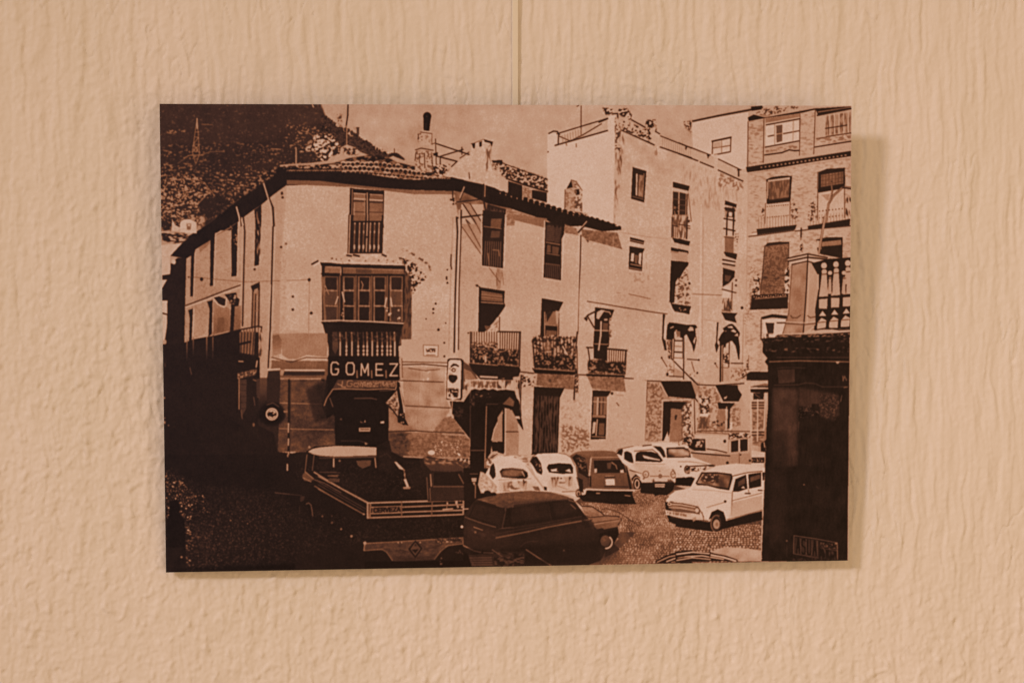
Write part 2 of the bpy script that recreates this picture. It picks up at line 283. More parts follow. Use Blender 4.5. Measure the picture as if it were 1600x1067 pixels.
# brick building, below
B4(); X('575,160 1430,100 1430,1040 560,1060', .66, .84, -.8, N3, 1); bars(.5, .9, (655, 0), (985, -15), (655, 100), (985, 70), 14); bars(.5, .9, (1085, -10), (1425, -40), (1085, 70), (1425, 20), 14)
P(.1, '650,100 985,65 970,105 655,148'); L(.15, 2, '585,162 650,155 960,112'); P(.88, '610,130 655,125 655,145 610,150'); L(.3, 1, '610,130 655,125'); P(.1, '1075,75 1430,15 1425,70 1080,105'); L(.14, 2, '970,118 1080,105 1430,75'); P(.85, '985,92 1070,88 1060,102 980,110')
P(.12, '718,240 740,215 840,205 922,208 918,235 720,260'); P(.44, '722,245 918,222 912,460 878,640 680,652 700,470'); X('722,245 918,222 912,460 878,640 680,652 700,470', .38, .5, 0, N1); L(.15, 1.5, '718,240 700,470 680,640'); L(.2, 1.5, '920,220 915,430'); X('700,480 890,480 890,520 700,520', .25, .45, -.2, N3); L(.3, 1, '690,580 880,570')
X('610,475 680,475 680,660 600,660', .12, .85, -.1, N2, .35); X('885,440 925,400 920,660 880,660', .12, .88, -.3, N2, .35)
P(.1, '598,650 915,635 912,762 590,772')
for k in range(14): E(.75, 630+k*20, 663-k*1.4+(k % 3)*4, 6, 5)
L(.7, 1.2, '640,680 900,660'); P(.1, '690,832 780,808 905,820 903,848 780,835 700,852'); P(.91, '700,852 893,845 880,960 860,975 800,1010 705,1012'); P(.16, '726,880 798,880 790,985 748,985'); L(.12, 2.2, '822,880 890,880'); L(.2, 1.6, '690,840 688,1020'); X('700,975 800,965 790,1012 700,1012', .15, .9, .1, NV); L(.15, 3.2, '1022,95 1020,180'); X('1008,170 1036,170 1030,315 1012,315', .12, .82, 0, N2)
P(.11, '1145,190 1235,168 1366,170 1365,345 1185,310 1160,290'); P(.56, '1192,208 1355,190 1355,232 1192,246'); P(.82, '1150,195 1190,200 1190,270 1150,250'); L(.15, 5, '1218,0 1170,300'); L(.62, 3.2, '1222,-10 1168,300')
# balustrade terrace
P(.1, '1150,395 1240,350 1432,338 1432,950 1130,950'); V(.60, .62, '940,395 1070,380 1048,965 868,972 900,880 920,780'); M('940,395 1070,380 1048,965 868,972', .02, N8); [E(.48, 985, 700, 60*q, 120*q, .08) for q in (1, .9, .8, .7, .6, .5, .4, .3)]; V(.75, .72, '1078,380 1125,400 1168,485 1165,610 1140,760 1142,900 1045,962'); pass
P(.85, '905,350 1075,310 1245,340 1120,385 1075,380 940,400'); L(.1, 2.6, '905,345 1075,308 1240,338'); L(.1, 3, '915,368 1075,335 1235,352'); L(.12, 2.4, '945,395 1075,368 1130,385'); L(.09, 2.3, '1078,310 1068,560 1055,760 1040,965'); L(.85, 1.3, '1086,400 1072,900'); L(.35, 1.4, '945,400 918,800 870,968'); P(.09, '1108,385 1240,350 1432,336 1432,362 1215,395 1185,450 1178,620 1160,480'); L(.85, 1.6, '1165,480 1165,600')
L(.2, 1.4, '935,820 950,838 990,838 1020,815'); L(.2, 1.4, '1075,820 1100,838 1140,830'); L(.3, 1.5, '895,885 1050,895 1140,885'); L(.85, 1.2, '895,872 1050,880 1140,870')
for k, bx in enumerate((1212, 1312, 1410)):
    by = -k*10
    P(.78, [(bx-42, 665+by), (bx+35, 660+by), (bx+20, 440+by), (bx-14, 440+by)]); E(.84, bx, 405+by, 24, 26); E(.80, bx+2, 455+by, 22, 22); L(.12, 1.5, [(bx-16, 432+by), (bx+22, 430+by)]); L(.12, 1.4, [(bx-14, 478+by), (bx+22, 474+by)])
    P(.80, [(bx-42, 682+by), (bx+30, 680+by), (bx+26, 762+by), (bx-40, 764+by)]); P(.84, [(bx-12, 780+by), (bx+20, 822+by), (bx-42, 824+by)]); P(.82, [(bx-55, 880+by), (bx-20, 838+by), (bx+20, 860+by), (bx+14, 932+by), (bx-58, 935+by)]); L(.2, 1.3, [(bx-50, 878+by), (bx+18, 872+by)])
for bx in (1262, 1378):
    P(.74, [(bx-20, 640), (bx+14, 640), (bx+10, 500), (bx-8, 500)]); E(.8, bx, 465, 18, 18); L(.12, 1.3, [(bx-16, 512), (bx+14, 510)]); P(.1, [(bx+12, 560), (bx+22, 560), (bx+18, 640), (bx+14, 640)])
L(.1, 2.2, '1160,683 1240,668 1340,668 1432,660'); L(.1, 1.8, '1170,765 1240,768 1330,765 1432,750'); E(.08, 1340, 885, 12, 14)
P(.82, '868,972 1045,962 1145,938 1430,930 1430,965 1100,972 810,990'); L(.12, 2, '1140,940 1240,922 1340,940 1430,935'); L(.1, 2.6, '810,1000 830,985 1070,985 1110,1010'); L(.1, 2.6, '1110,985 1430,962'); X('820,985 1430,965 1430,1005 800,1015', .1, .6, .6, N3); L(.72, 1.6, '695,1020 1000,1012 1430,1005')
# dark pedestal
C4(); PED = '690,0 760,-12 1425,-20 1425,300 1415,1300 1412,1850 695,1850 712,1400 725,1067 735,720 748,560 745,222 720,190 742,160 700,110 705,40'
P(.075, PED); X('690,0 1425,-5 1425,25 700,30', .06, .3, .8, N3); L(.45, 2.2, '780,95 960,88'); X('730,80 1420,70 1420,110 730,110', .07, .4, .9, N3); L(.28, 1.2, '820,155 1420,155'); L(.5, 1.7, '760,190 1000,182 1420,192'); P(.7, '1310,190 1345,190 1330,208 1318,205'); L(.2, 1.4, '820,245 900,238 1060,242'); P(.2, '828,258 970,252 968,360 835,372'); L(.24, 1.4, '800,385 1000,382 1060,366 1140,372 1200,400 1400,398'); L(.1, 2, '800,430 900,432 960,455 1320,450'); S(.26, '780,400 1000,420 990,1060 790,1060', .85, 60); S(.22, '1000,400 1180,440 1330,470 1180,640 1000,650', .8, 30); P(.09, '1080,600 1400,560 1400,1000 1000,1067 1000,750', .5)
X('1180,460 1340,460 1340,620 1300,690 1180,640', .14, .32, .7, N1, 1.2); X('1000,560 1180,560 1180,640 1000,660', .08, .3, .8, N1); P(.06, '1110,540 1170,540 1170,590 1110,590'); L(.4, 1.6, '1370,310 1372,350 1385,310 1400,345'); L(.45, 1.2, '1380,405 1410,400'); L(.4, 1.3, '1362,470 1352,520'); L(.25, 1.6, '1005,690 1000,770'); M(PED, .006, N8)
M(PED, .006, NV); D4(); S(.13, '760,-200 920,-200 900,600 760,800', .7, 50); S(.11, '1130,280 1280,260 1260,450 1120,420', .7, 40)
L(.45, 1.1, '965,675 1150,702'); L(.4, 1.1, '1150,702 1325,735'); L(.42, 1.2, '965,675 962,825'); L(.35, 1, '962,825 1170,862'); L(.48, 1.5, '1325,738 1328,870'); E(.5, 1315, 742, 12, 8); E(.35, 905, 718, 8)
P(.17, '972,688 1170,715 1168,855 970,825')
for i, c in enumerate('ASUA'):
    x = 985+i*46; y = 695+i*6.5; L(.035, 2.6, [(x+gx*30, y+5+gy*120) for gx, gy in GL[c]]); L(.38, .8, [(x+36, y+4), (x+36, y+128)])
L(.35, 1.6, '1215,750 1218,860'); L(.3, 1.4, '1220,745 1310,755'); L(.33, 1.2, '1230,785 1320,800'); X('1180,730 1320,750 1320,790 1180,780', .08, .36, .3, N1); X('1180,790 1300,800 1310,870 1180,860', .06, .24, .3, NV); X('950,862 1320,868 1320,885 950,885', .07, .2, .6, N1); E(.5, 1048, 252, 8, 6); L(.25, 1, '1150,265 1170,285'); L(.2, 1, '905,760 905,850')
tile(0, 0, 1); P(.075, '250,745 500,700 730,715 760,700 775,770 1000,880 1000,900 250,900')
# ---- eaves of the main building
tile(0, 0, 1)
A1(); P(.085, '560,1060 640,960 740,882 870,770 960,692 1050,625 1085,595 1110,585 1180,598 1300,600 1450,598 1620,590 1620,700 1165,705 1160,735 1040,830 950,905 880,952 770,1032 690,1120 470,1120')
P(.085, '1085,600 1620,590 1620,735 1165,705'); V(.45, .40, '1165,702 1620,722 1620,757 1160,735'); L(.72, 3.2, '1110,582 1240,572 1400,566 1530,552'); X('1130,585 1620,570 1620,605 1130,605', .1, .75, .3, N2); X('960,640 1080,590 1060,660 700,900 560,1020 700,880', .12, .55, .5, N2)
L(.7, 2.2, '1238,432 1238,560'); L(.2, 1, '1250,440 1250,560')
A2(); P(.085, '-280,600 0,615 120,640 250,640 420,655 640,690 800,700 1000,690 1100,678 1230,712 1370,742 1460,770 1560,825 1620,850 1620,950 1400,900 1200,808 1120,795 800,785 530,772 250,737 -280,705'); V(.42, .50, '-280,700 0,708 250,738 530,768 800,786 1110,795 1110,822 800,822 540,790 250,760 -280,735')
for i in range(62):
    x = -270+i*22; y0 = 632+(max(0, x-250)*.085 if x < 1000 else 64+(x-1000)*.05)
    if x < 1100: R(.7 if i % 3 else .45, 1.1, x, y0-6, 10, 7, 190, 350, 5)
P(.52, '1110,800 1200,808 1400,905 1600,940 1600,960 1540,945 1400,935 1360,1067 1170,1067 1120,840'); X('1110,800 1200,808 1400,905 1360,1067 1170,1067 1120,840', .38, .60, -.3, N8)
# pipe and bracket at the corner
B2(); P(.68, '1170,-80 1355,-60 1350,330 1330,300 1250,150 1180,60'); tile(500, 150)
P(.83, '1175,905 1360,905 1360,1067 1175,1067'); P(.68, '1180,890 1240,900 1350,1040 1340,1067 1290,1067')
for w, s in ((1.6, '1215,750 1165,870'), (2, '1140,885 1400,858'), (3, '1140,1018 1360,992'), (2, '1190,900 1300,1067'), (1.6, '1250,900 1350,1060'), (1.6, '1215,1030 1250,1067')): L(.12, w, s)
L(.13, 3, '1362,740 1360,860 1385,980'); L(.7, 1.5, '1375,745 1372,840'); dots(.12, '1385,760 1400,960', 8, 6, 10); L(.8, 1.8, '1200,760 1165,850'); L(.14, 2.2, '1105,790 1105,870 1130,900'); L(.8, 1.8, '1118,830 1122,900'); dots(.15, '1085,850 1120,910', 5, 7, 11)
B2()
L(.12, 3.2, '1138,0 1145,120 1128,640 1120,1120'); L(.88, 2.2, '1160,-60 1162,100 1150,500 1140,1120'); L(.12, 2, '1178,-60 1175,100 1160,600 1155,1100'); L(.6, 1.4, '1108,0 1090,500 1075,1100', .6); L(.12, 2, '1092,310 1090,400 1098,430'); dots(.15, '1055,430 1065,560', 2, 8, 9)
L(.35, 1.6, '1215,20 1345,260'); L(.4, 1.8, '1185,80 1345,310'); L(.35, 1.4, '1280,10 1345,140'); L(.4, 1.2, '1410,420 1500,540'); L(.45, 1.2, '1470,460 1475,570'); L(.45, 1.1, '1520,460 1530,560')
# left wing: roof edge, street silhouette
B1(); P(.085, '180,315 230,240 330,160 500,60 560,15 600,-30 780,-40 760,20 690,60 570,130 520,190 400,265 392,300 325,340')
P(.085, '690,55 750,30 770,0')
P(.5, '560,150 700,70 760,30 690,90 570,150'); P(.45, '430,250 520,190 520,215 440,290', .6)
# sky beside the wing and the small houses
P(.885, '112,228 300,200 190,320 190,470 125,480 125,515 165,515 120,590 118,690 168,690 165,1000 140,1020 125,1020'); X('115,0 280,0 270,110 115,110', .15, .5, .5, N2); P(.87, '205,10 230,60 270,80 270,110 200,112'); P(.90, '272,40 300,15 350,10 410,40 412,130 272,125'); L(.25, 1.4, '300,12 360,8'); P(.5, '325,48 365,48 360,100 330,100'); P(.85, '335,55 358,55 356,70 336,70'); X('400,0 480,-30 480,60 415,100 410,30', .4, .72, 0, N2); X('112,120 330,130 340,160 300,205 230,215 130,205', .14, .78, .2, N3, .4); L(.1, 2, '118,135 330,160'); L(.12, 1.6, '140,190 290,200')
P(.105, '190,470 200,380 250,335 325,330 316,700 310,1080 140,1080 165,900 168,690 122,690 122,590 165,515 125,515 125,480'); E(.88, 218, 368, 20, 22); P(.105, '195,380 215,385 240,400 240,420 195,420'); L(.1, 2.4, '128,795 165,805'); P(.10, '150,1020 320,1040 320,1080 130,1080')
# left wing windows
for a in ('365,310 392,290 382,655 358,655', '525,170 562,130 548,565 523,570', '700,75 752,40 745,485 702,490', '900,0 952,-20 930,395 893,402'): P(.095, a)
for s in ('398,285 385,660', '568,130 555,570', '758,40 750,490', '955,-10 938,400'): L(.84, 1.4, s)
X('720,130 750,130 745,260 720,260', .1, .75, .6, N2); X('908,-30 948,-30 940,320 905,320', .1, .72, .5, NV); P(.55, '690,60 710,90 710,100 690,75'); L(.85, 1.3, '870,420 940,400'); E(.2, 895, 430, 10)
P(.72, '328,350 358,340 352,650 320,720'); L(.16, 3, '800,0 812,120 805,400 795,900'); L(.8, 1.6, '785,0 795,100 790,300 782,900'); L(.9, 1.4, '770,0 800,60'); L(.11, 3, '1050,-40 1040,400 1022,1100'); L(.85, 1.6, '1065,-40 1055,400 1040,900'); L(.85, 1.8, '1028,560 1005,1100')
A1(); L(.14, 4, '965,725 1010,850 1045,930 1055,1080'); L(.8, 2, '968,728 1005,850 1030,930 1040,1080'); L(.14, 3.5, '742,930 770,1020 780,1080'); L(.85, 2.2, '742,925 765,1010 770,1080'); P(.1, '890,950 950,905 945,1080 905,1080'); X('908,960 948,960 945,1067 908,1067', .1, .55, .6, NV); dots(.15, '1120,780 1135,950', 3, 8, 12)
B1(); L(.25, 2.4, '320,732 500,665 640,610 775,562'); L(.86, 2, '325,745 500,682 640,625 770,580'); L(.3, 1, '340,490 800,535 1290,520 1350,515', .6); E(.12, 452, 512, 14, 16); E(.25, 345, 495, 7)
P(.10, '342,770 382,755 370,1060 348,1060 355,830'); P(.10, '500,700 545,685 540,970 510,990 520,760'); L(.88, 1.5, '388,755 378,1040'); L(.88, 1.4, '552,690 545,960'); P(.10, '645,640 740,622 745,660 770,680 760,740 735,745 720,960 690,960 700,720 660,660'); V(.62, .45, '550,700 660,740 690,760 690,945 600,970 548,980'); P(.40, '590,830 640,830 640,950 580,950', .6); P(.12, '555,665 600,655 660,680 655,735 600,725 570,700'); L(.88, 2, '555,675 590,720 640,745 655,730 660,670'); X('680,630 745,630 740,720 690,720', .1, .7, .5, N2); V(.55, .45, '730,740 785,730 780,930 720,950')
P(.10, '862,570 938,535 932,620 880,620'); P(.52, '880,620 935,600 930,900 872,910'); for_ = [L(.13, 2.4, s) for s in ('880,620 872,920', '905,640 895,1067', '935,560 930,900')]; L(.75, 1.2, '915,650 910,1000'); P(.6, '890,600 925,585 920,620 890,630'); L(.5, 1, '880,700 930,690'); L(.5, 1, '880,780 930,770')
L(.12, 2.6, '640,965 790,930 920,905 955,910'); L(.12, 2, '955,910 935,1080'); L(.14, 1.8, '780,1005 940,985'); bars(.18, 1.2, (770, 940), (940, 912), (770, 1080), (935, 1080), 7); P(.45, '775,945 870,925 870,1080 775,1080', .35)
P(.09, '310,1040 390,1010 540,985 640,962 780,935 780,1100 310,1100'); L(.75, 1.6, '335,1030 330,1080'); L(.65, 1.3, '380,1000 375,1080'); L(.75, 1.7, '505,960 495,1080'); L(.6, 1.4, '545,960 545,1080'); L(.8, 1.4, '395,1008 500,980'); L(.8, 1.4, '560,978 680,948')
# dotted holes and shadow on the front
dots(.12, '1115,245 1117,248', 1, 10, 11); dots(.12, '1155,218 1156,220', 1, 10, 11); dots(.2, '1115,370 1118,374', 1, 10, 11); dots(.15, '1213,658 1215,660', 1, 11, 12); dots(.12, '1213,765 1215,767', 1, 12, 13); E(.12, 1350, 518, 13, 15); E(.15, 1368, 795, 13); E(.25, 1348, 1020, 11)
L(.45, 1, '1352,520 1345,1067', .6); L(.12, 3, '1372,388 1422,362'); L(.92, 2.4, '1390,402 1440,370')
V(.80, .62, '1110,1000 1120,960 1160,925 1300,955 1480,985 1515,1080 1050,1080'); X('1060,1080 1100,1000 1125,1000 1125,1080', .4, .62, 0, N8, 2)
X('1110,300 1160,200 1160,900 1110,960', .74, .83, -.4, N2, 1)
# ---- big window of the front
A2(); P(.10, '248,765 300,775 535,790 530,1100 240,1100'); P(.50, '278,808 378,815 378,1045 272,1045'); P(.46, '412,820 525,825 525,1045 408,1048'); L(.84, 1.3, '280,810 380,818'); L(.84, 1.6, '282,855 378,862'); L(.78, 1.6, '392,810 395,1100'); L(.12, 1.2, '405,820 405,1060'); L(.78, 1.2, '415,820 520,826'); L(.84, 1.7, '412,865 520,872'); L(.12, 2.4, '275,875 380,880'); L(.12, 2.4, '412,885 525,888'); L(.2, 1.6, '285,965 378,970'); L(.2, 1.6, '412,968 520,972'); L(.72, 1.2, '285,895 282,1040'); L(.6, 1.2, '372,830 370,1040'); L(.12, 3, '260,1055 530,1055'); L(.75, 1.4, '238,770 250,760'); L(.88, 1.4, '538,800 532,1067'); L(.8, 1, '268,780 262,1080')
B2(); P(.13, '245,-20 530,-20 520,305 235,320'); P(.45, '280,-20 380,-20 375,30 275,30'); P(.45, '410,-20 515,-20 512,30 408,30'); L(.8, 1.6, '396,-20 385,290'); L(.08, 3, '265,35 512,35'); L(.1, 2.6, '262,160 500,165'); L(.12, 2.2, '262,285 515,300')
for k, x in enumerate((290, 330, 365, 420, 455, 492)):
    L(.66 if k % 2 else .45, 1.7, [(x, 45), (x-8, 285)]); E(.82, x-2, 120, 5, 14); E(.8, x-4, 245, 8, 22)
    E(.75, x, 50, 6, 8)
L(.9, 1.5, '250,-20 240,300'); L(.1, 1.8, '240,-20 232,315')
# enclosed balcony
P(.84, '0,370 100,340 230,300 560,300 640,340 690,370 720,395 0,385'); M('0,370 230,300 560,300 720,395', .03, N2)
for s in ('225,315 260,320', '280,312 325,322', '520,310 550,322'): L(.12, 3.4, s)
dots(.35, '90,330 700,385', 14, 4, 9); P(.1, '0,372 60,372 150,385 500,395 715,400 710,430 500,420 40,400 10,400'); L(.9, 1.5, '10,370 300,375 700,395')
P(.105, '15,400 715,420 705,470 765,520 760,1055 690,1055 640,1080 75,1080 20,870'); P(.52, '40,405 180,410 180,465 40,460'); P(.42, '190,415 700,430 700,470 190,470'); P(.3, '300,420 430,425 430,465 300,462'); L(.68, 1.4, '45,410 170,415'); L(.1, 3, '15,468 715,485'); L(.72, 1.2, '190,420 690,440', .6); L(.76, 1.5, '175,430 172,480')
P(.30, '710,440 765,510 760,1055 660,1055 700,870'); X('710,440 765,510 760,1055 660,1055 700,870', .2, .38, 0, NV)
cols = [(30, 150), (190, 290), (315, 420), (445, 550), (580, 690)]
for i, (a, b) in enumerate(cols):
    P(.40, [(a, 490), (b, 492), (b, 870), (a, 865)]); X([(a, 490), (b, 492), (b, 870), (a, 865)], .28, .52, 0, NV, .8)
    rows = ((495, 595), (615, 725), (745, 855))
    for j, (c, d) in enumerate(rows):
        tt = .12 if 0 < i < 4 else (.14, .35, .25)[j]
        P(tt, [(a+13, c), (b-9, c), (b-11, d+4), (a+14, d+4)])
    L(.70, .9, [(a+10, 500), (a+9, 700), (a+8, 860)]); L(.58, .8, [(b-4, 500), (b-6, 860)]); L(.72, 1.1, [(a+10, 606), (b-6, 610)]); L(.72, 1.1, [(a+10, 734), (b-6, 738)]); L(.62, .9, [(a+8, 492), (b-4, 495)])
for x in (165, 300, 432, 562): L(.42, 2.6, [(x, 490), (x-4, 860)]); L(.15, 1.3, [(x+9, 500), (x+7, 860)])
L(.68, 1.3, '345,530 358,560 350,595'); L(.85, 2.2, '555,670 540,740'); L(.85, 2.2, '590,670 600,740'); L(.85, 2, '185,620 205,700'); L(.85, 2, '150,660 130,720'); dots(.85, '535,740 600,830', 7, 6, 10); dots(.85, '650,760 670,850', 4, 7, 11); dots(.8, '180,740 200,830', 4, 6, 9); L(.5, 3.5, '20,500 45,860'); L(.65, 1.5, '40,560 75,640')
L(.84, 2, '10,862 150,856 420,866 695,882'); P(.09, '8,868 700,888 655,960 75,950')
# bars under the balcony
P(.11, '75,945 660,955 640,1080 75,1080'); C2(); P(.11, '70,-60 650,-60 660,150 75,150')
for x in (130,): V(.45, .2, [(x-25, -60), (x+18, -60), (x+25, 70), (x, 130), (x-25, 80)])
for x, w, t in ((170, 2.4, .78), (222, 2.2, .70), (268, 2.4, .80), (320, 2, .62), (365, 1.6, .5), (395, 2.2, .75), (437, 2.4, .80), (480, 2, .65), (520, 1.6, .6), (562, 2, .68), (590, 1.6, .55), (625, 2.6, .82)):
    L(t, w, [(x-4, -55), (x, 20), (x, 135)])
    if w < 2.3:
        for y in (60, 95, 125): E(.8, x, y, 9, 12)
X('80,-60 640,-60 640,20 80,20', .1, .45, .9, N2, .4, .5); L(.1, 2, '75,140 660,150')
# wall right of the balcony: leafy patch, cracks, holes
B2(); X('655,330 720,345 800,390 860,450 885,500 860,540 800,570 790,620 765,640 760,540 730,430', .12, .84, -.1, N2, .35); P(.15, '655,335 700,340 722,375 690,372'); P(.7, '665,345 690,347 700,365 680,362')
for s in ('690,255 760,290 850,340 910,390 930,430', '600,220 560,280'): X([(p[0]+dx, p[1]+dy) for p in [tuple(map(float, q.split(','))) for q in s.split()] for dx, dy in ((0, 0),)] + [(p[0]-8, p[1]+18) for p in [tuple(map(float, q.split(','))) for q in s.split()][::-1]], .3, .82, -.2, N2, .6)
for x, y, r in ((965, 718, 9), (945, 762, 10), (945, 795, 8), (988, 935, 11), (1062, 545, 9), (1062, 436, 7), (1043, 1046, 10), (885, 845, 6), (1050, 880, 6), (790, 605, 8)): E(.14, x, y, r)
L(.6, 1, '800,940 960,935', .5); L(.7, 1, '690,1060 800,1050 900,1062', .6)
P(.25, '690,1040 760,1045 755,1080 690,1080')
# ---- right wing
A2(); P(.14, '1395,900 1550,945 1535,1100 1355,1100'); X('1395,930 1540,960 1530,1100 1370,1100', .12, .3, .2, NV); P(.30, '1420,950 1535,975 1530,1090 1415,1090'); bars(.16, 1, (1420, 955), (1415, 1090), (1535, 980), (1530, 1090), 8); L(.14, 1.6, '1475,960 1470,1090')
B2(); P(.12, '1355,-60 1540,-40 1525,425 1350,400'); P(.38, '1425,10 1515,10 1505,90 1420,90'); P(.30, '1430,110 1500,115 1495,170 1420,170'); L(.55, 1.2, '1365,75 1510,95'); bars(.42, 1.2, (1370, 200), (1515, 205), (1360, 400), (1510, 415), 8); L(.55, 1.3, '1440,270 1490,275 1495,320'); L(.6, 1.2, '1400,300 1410,400'); L(.88, 1.4, '1345,-20 1345,400'); L(.9, 1.4, '1545,-20 1532,420'); L(.88, 1.4, '1350,408 1525,428')
A3(); P(.085, '-20,785 0,790 100,820 200,860 390,910 540,960 690,1000 860,1050 990,1080 480,1090 400,1040 150,960 0,905')
for i in range(20):
    x = 10+i*47; y = 792+i*14.4+(6 if i < 4 else 0); E(.085, x+20, y+10, 20, 14); P(.86, [(x-10, y+8), (x+2, y+10), (x-2, y+24)], .9)
P(.56, '60,950 150,965 400,1045 400,1100 60,1080'); X('60,950 400,1045 400,1090 60,1060', .48, .66, 0, N3)
B3(); P(.085, '390,0 720,-10 760,20 840,40 900,60 1005,80 1018,105 860,118 730,85 560,40')
for x, y in ((770, 12), (815, 22), (860, 38), (905, 52), (950, 68), (1000, 88)): E(.085, x, y, 17, 17)
P(.835, '130,25 380,85 375,130 120,120')
P(.50, '75,-30 400,10 370,85 230,50 130,22 60,0'); P(.50, '545,60 640,90 660,150 545,130'); P(.46, '685,100 860,118 985,128 1025,268 870,225 740,190 690,160'); M('685,100 860,118 985,128 1025,268 870,225 740,190 690,160', .035, N2); M('545,40 640,70 660,150 545,130', .035, N2); P(.3, '715,180 750,195 740,212')
P(.10, '385,35 545,70 540,140 520,180 515,525 370,500'); X('400,60 520,80 505,200 395,190', .08, .28, .3, NV); P(.27, '392,70 455,82 450,205 388,200'); P(.24, '462,85 512,92 502,215 458,210'); bars(.13, .9, (392, 75), (388, 200), (512, 95), (502, 215), 8); L(.55, 1.4, '390,208 505,228'); L(.5, 1.3, '395,300 500,318'); P(.34, '400,230 430,232 430,295 395,290'); P(.3, '440,240 500,250 490,310 440,300'); bars(.36, 1.2, (385, 380), (510, 400), (380, 500), (505, 520), 8); L(.45, 1, '385,385 505,400'); L(.9, 1.5, '378,30 362,500'); L(.9, 1.5, '540,150 520,525'); L(.88, 1.3, '370,512 515,535')
L(.12, 3.4, '735,40 660,125'); L(.85, 1.4, '728,35 690,80'); L(.14, 2.2, '680,150 675,400 660,700 655,1080'); L(.88, 1.6, '665,150 662,500 648,1080')
P(.09, '-20,610 45,615 42,720 50,740 0,830 -20,830'); P(.5, '-20,640 30,650 30,690 -20,680'); L(.9, 1.2, '55,0 40,420'); P(.3, '-20,420 30,440 10,600 -20,600', .3)
# first floor windows
B2(); P(.09, '1325,580 1540,612 1535,705 1545,735 1450,870 1390,930 1365,1080 1318,1080'); P(.5, '1345,612 1520,640 1525,705 1345,690'); bars(.2, 1, (1345, 612), (1345, 690), (1525, 640), (1525, 705), 3); L(.75, 1.3, '1345,705 1530,718'); L(.12, 2, '1300,565 1330,578'); E(.15, 1310, 568, 10); P(.84, '1545,740 1450,880 1395,935 1375,950 1375,1080 1600,1080 1600,760'); L(.2, 2, '1498,830 1495,980'); X('1395,940 1490,850 1490,960 1400,960', .55, .85, -.4, N2); P(.35, '1370,900 1430,905 1390,950')
L(.88, 1.4, '1318,590 1310,1000')
L(.1, 2.4, '1235,962 1330,958'); L(.1, 2.4, '1440,960 1600,990'); bars(.12, 1.5, (1250, 965), (1320, 962), (1260, 1080), (1330, 1080), 4); bars(.12, 1.5, (1400, 965), (1600, 985), (1400, 1080), (1600, 1080), 11)
C2(); P(.82, '1245,-60 1610,-60 1610,60 1245,60'); bars(.13, 1.5, (1255, -60), (1610, -60), (1255, 80), (1610, 80), 17); X('1250,60 1610,60 1610,225 1250,200', .10, .52, .55, N2, .3); X('1260,20 1610,30 1610,110 1255,90', .1, .8, .5, N1, .3, .6); L(.8, 1.3, '1375,60 1440,65 1480,90'); P(.8, '1372,140 1390,140 1390,195 1375,195'); dots(.7, '1270,60 1600,190', 26, 3, 8); L(.11, 2.2, '1255,-60 1255,200'); L(.3, 1, '1270,-60 1270,190')
C3(); P(.82, '-10,-60 175,-60 170,220 -10,210'); bars(.13, 1.6, (0, -60), (178, -60), (0, 110), (170, 110), 9); L(.1, 2.6, '-10,-63 180,-58'); X('-10,80 168,90 165,225 -10,205', .10, .52, .55, N2, .3); L(.1, 2.4, '178,-60 170,225'); dots(.65, '0,90 160,200', 9, 3, 8)
# balcony two
B3(); P(.10, '355,672 535,705 500,775 500,1080 340,1080'); P(.5, '392,790 490,780 488,900 385,895'); P(.14, '392,790 450,785 400,870'); P(.75, '470,775 500,785 495,870 478,890'); L(.75, 1.4, '380,790 380,1000'); L(.78, 1.4, '492,780 490,980'); L(.6, 1.2, '385,895 490,905'); P(.42, '392,940 480,945 478,1080 390,1080'); L(.8, 1.2, '345,672 335,1000'); L(.88, 1.4, '350,668 535,700')
X('270,1010 320,980 380,990 440,980 500,985 520,1000 640,1010 640,1080 280,1080', .1, .8, .1, N2, .3)
C3(); P(.5, '370,-20 480,-20 480,200 370,200'); X('280,-20 650,-20 640,250 290,240', .13, .74, .0, N2, .6, .8); bars(.12, 1.4, (295, -20), (640, -20), (300, 240), (630, 260), 12); X('295,130 640,140 630,260 300,240', .10, .52, .55, N2, .3); P(.07, '275,240 650,262 655,300 300,285'); L(.7, 1.3, '290,245 640,268'); L(.12, 2.6, '280,10 300,240'); P(.6, '380,30 430,25 430,110 380,100', .6); L(.8, 1.4, '380,110 430,105'); L(.85, 2, '530,60 570,130')
P(.47, '320,285 625,300 625,420 550,415 310,385'); M('320,285 625,300 625,420 310,385', .035, N2); E(.3, 425, 345, 12, 16)
L(.14, 2.2, '650,-60 640,80'); L(.88, 1.6, '662,-40 655,90'); L(.13, 3.2, '640,250 628,450 622,620'); L(.8, 1.2, '640,300 638,450'); P(.13, '615,600 640,600 635,628 615,625'); L(.14, 1.6, '650,60 655,420'); X('630,290 665,290 660,450 630,440', .2, .8, .1, N1)
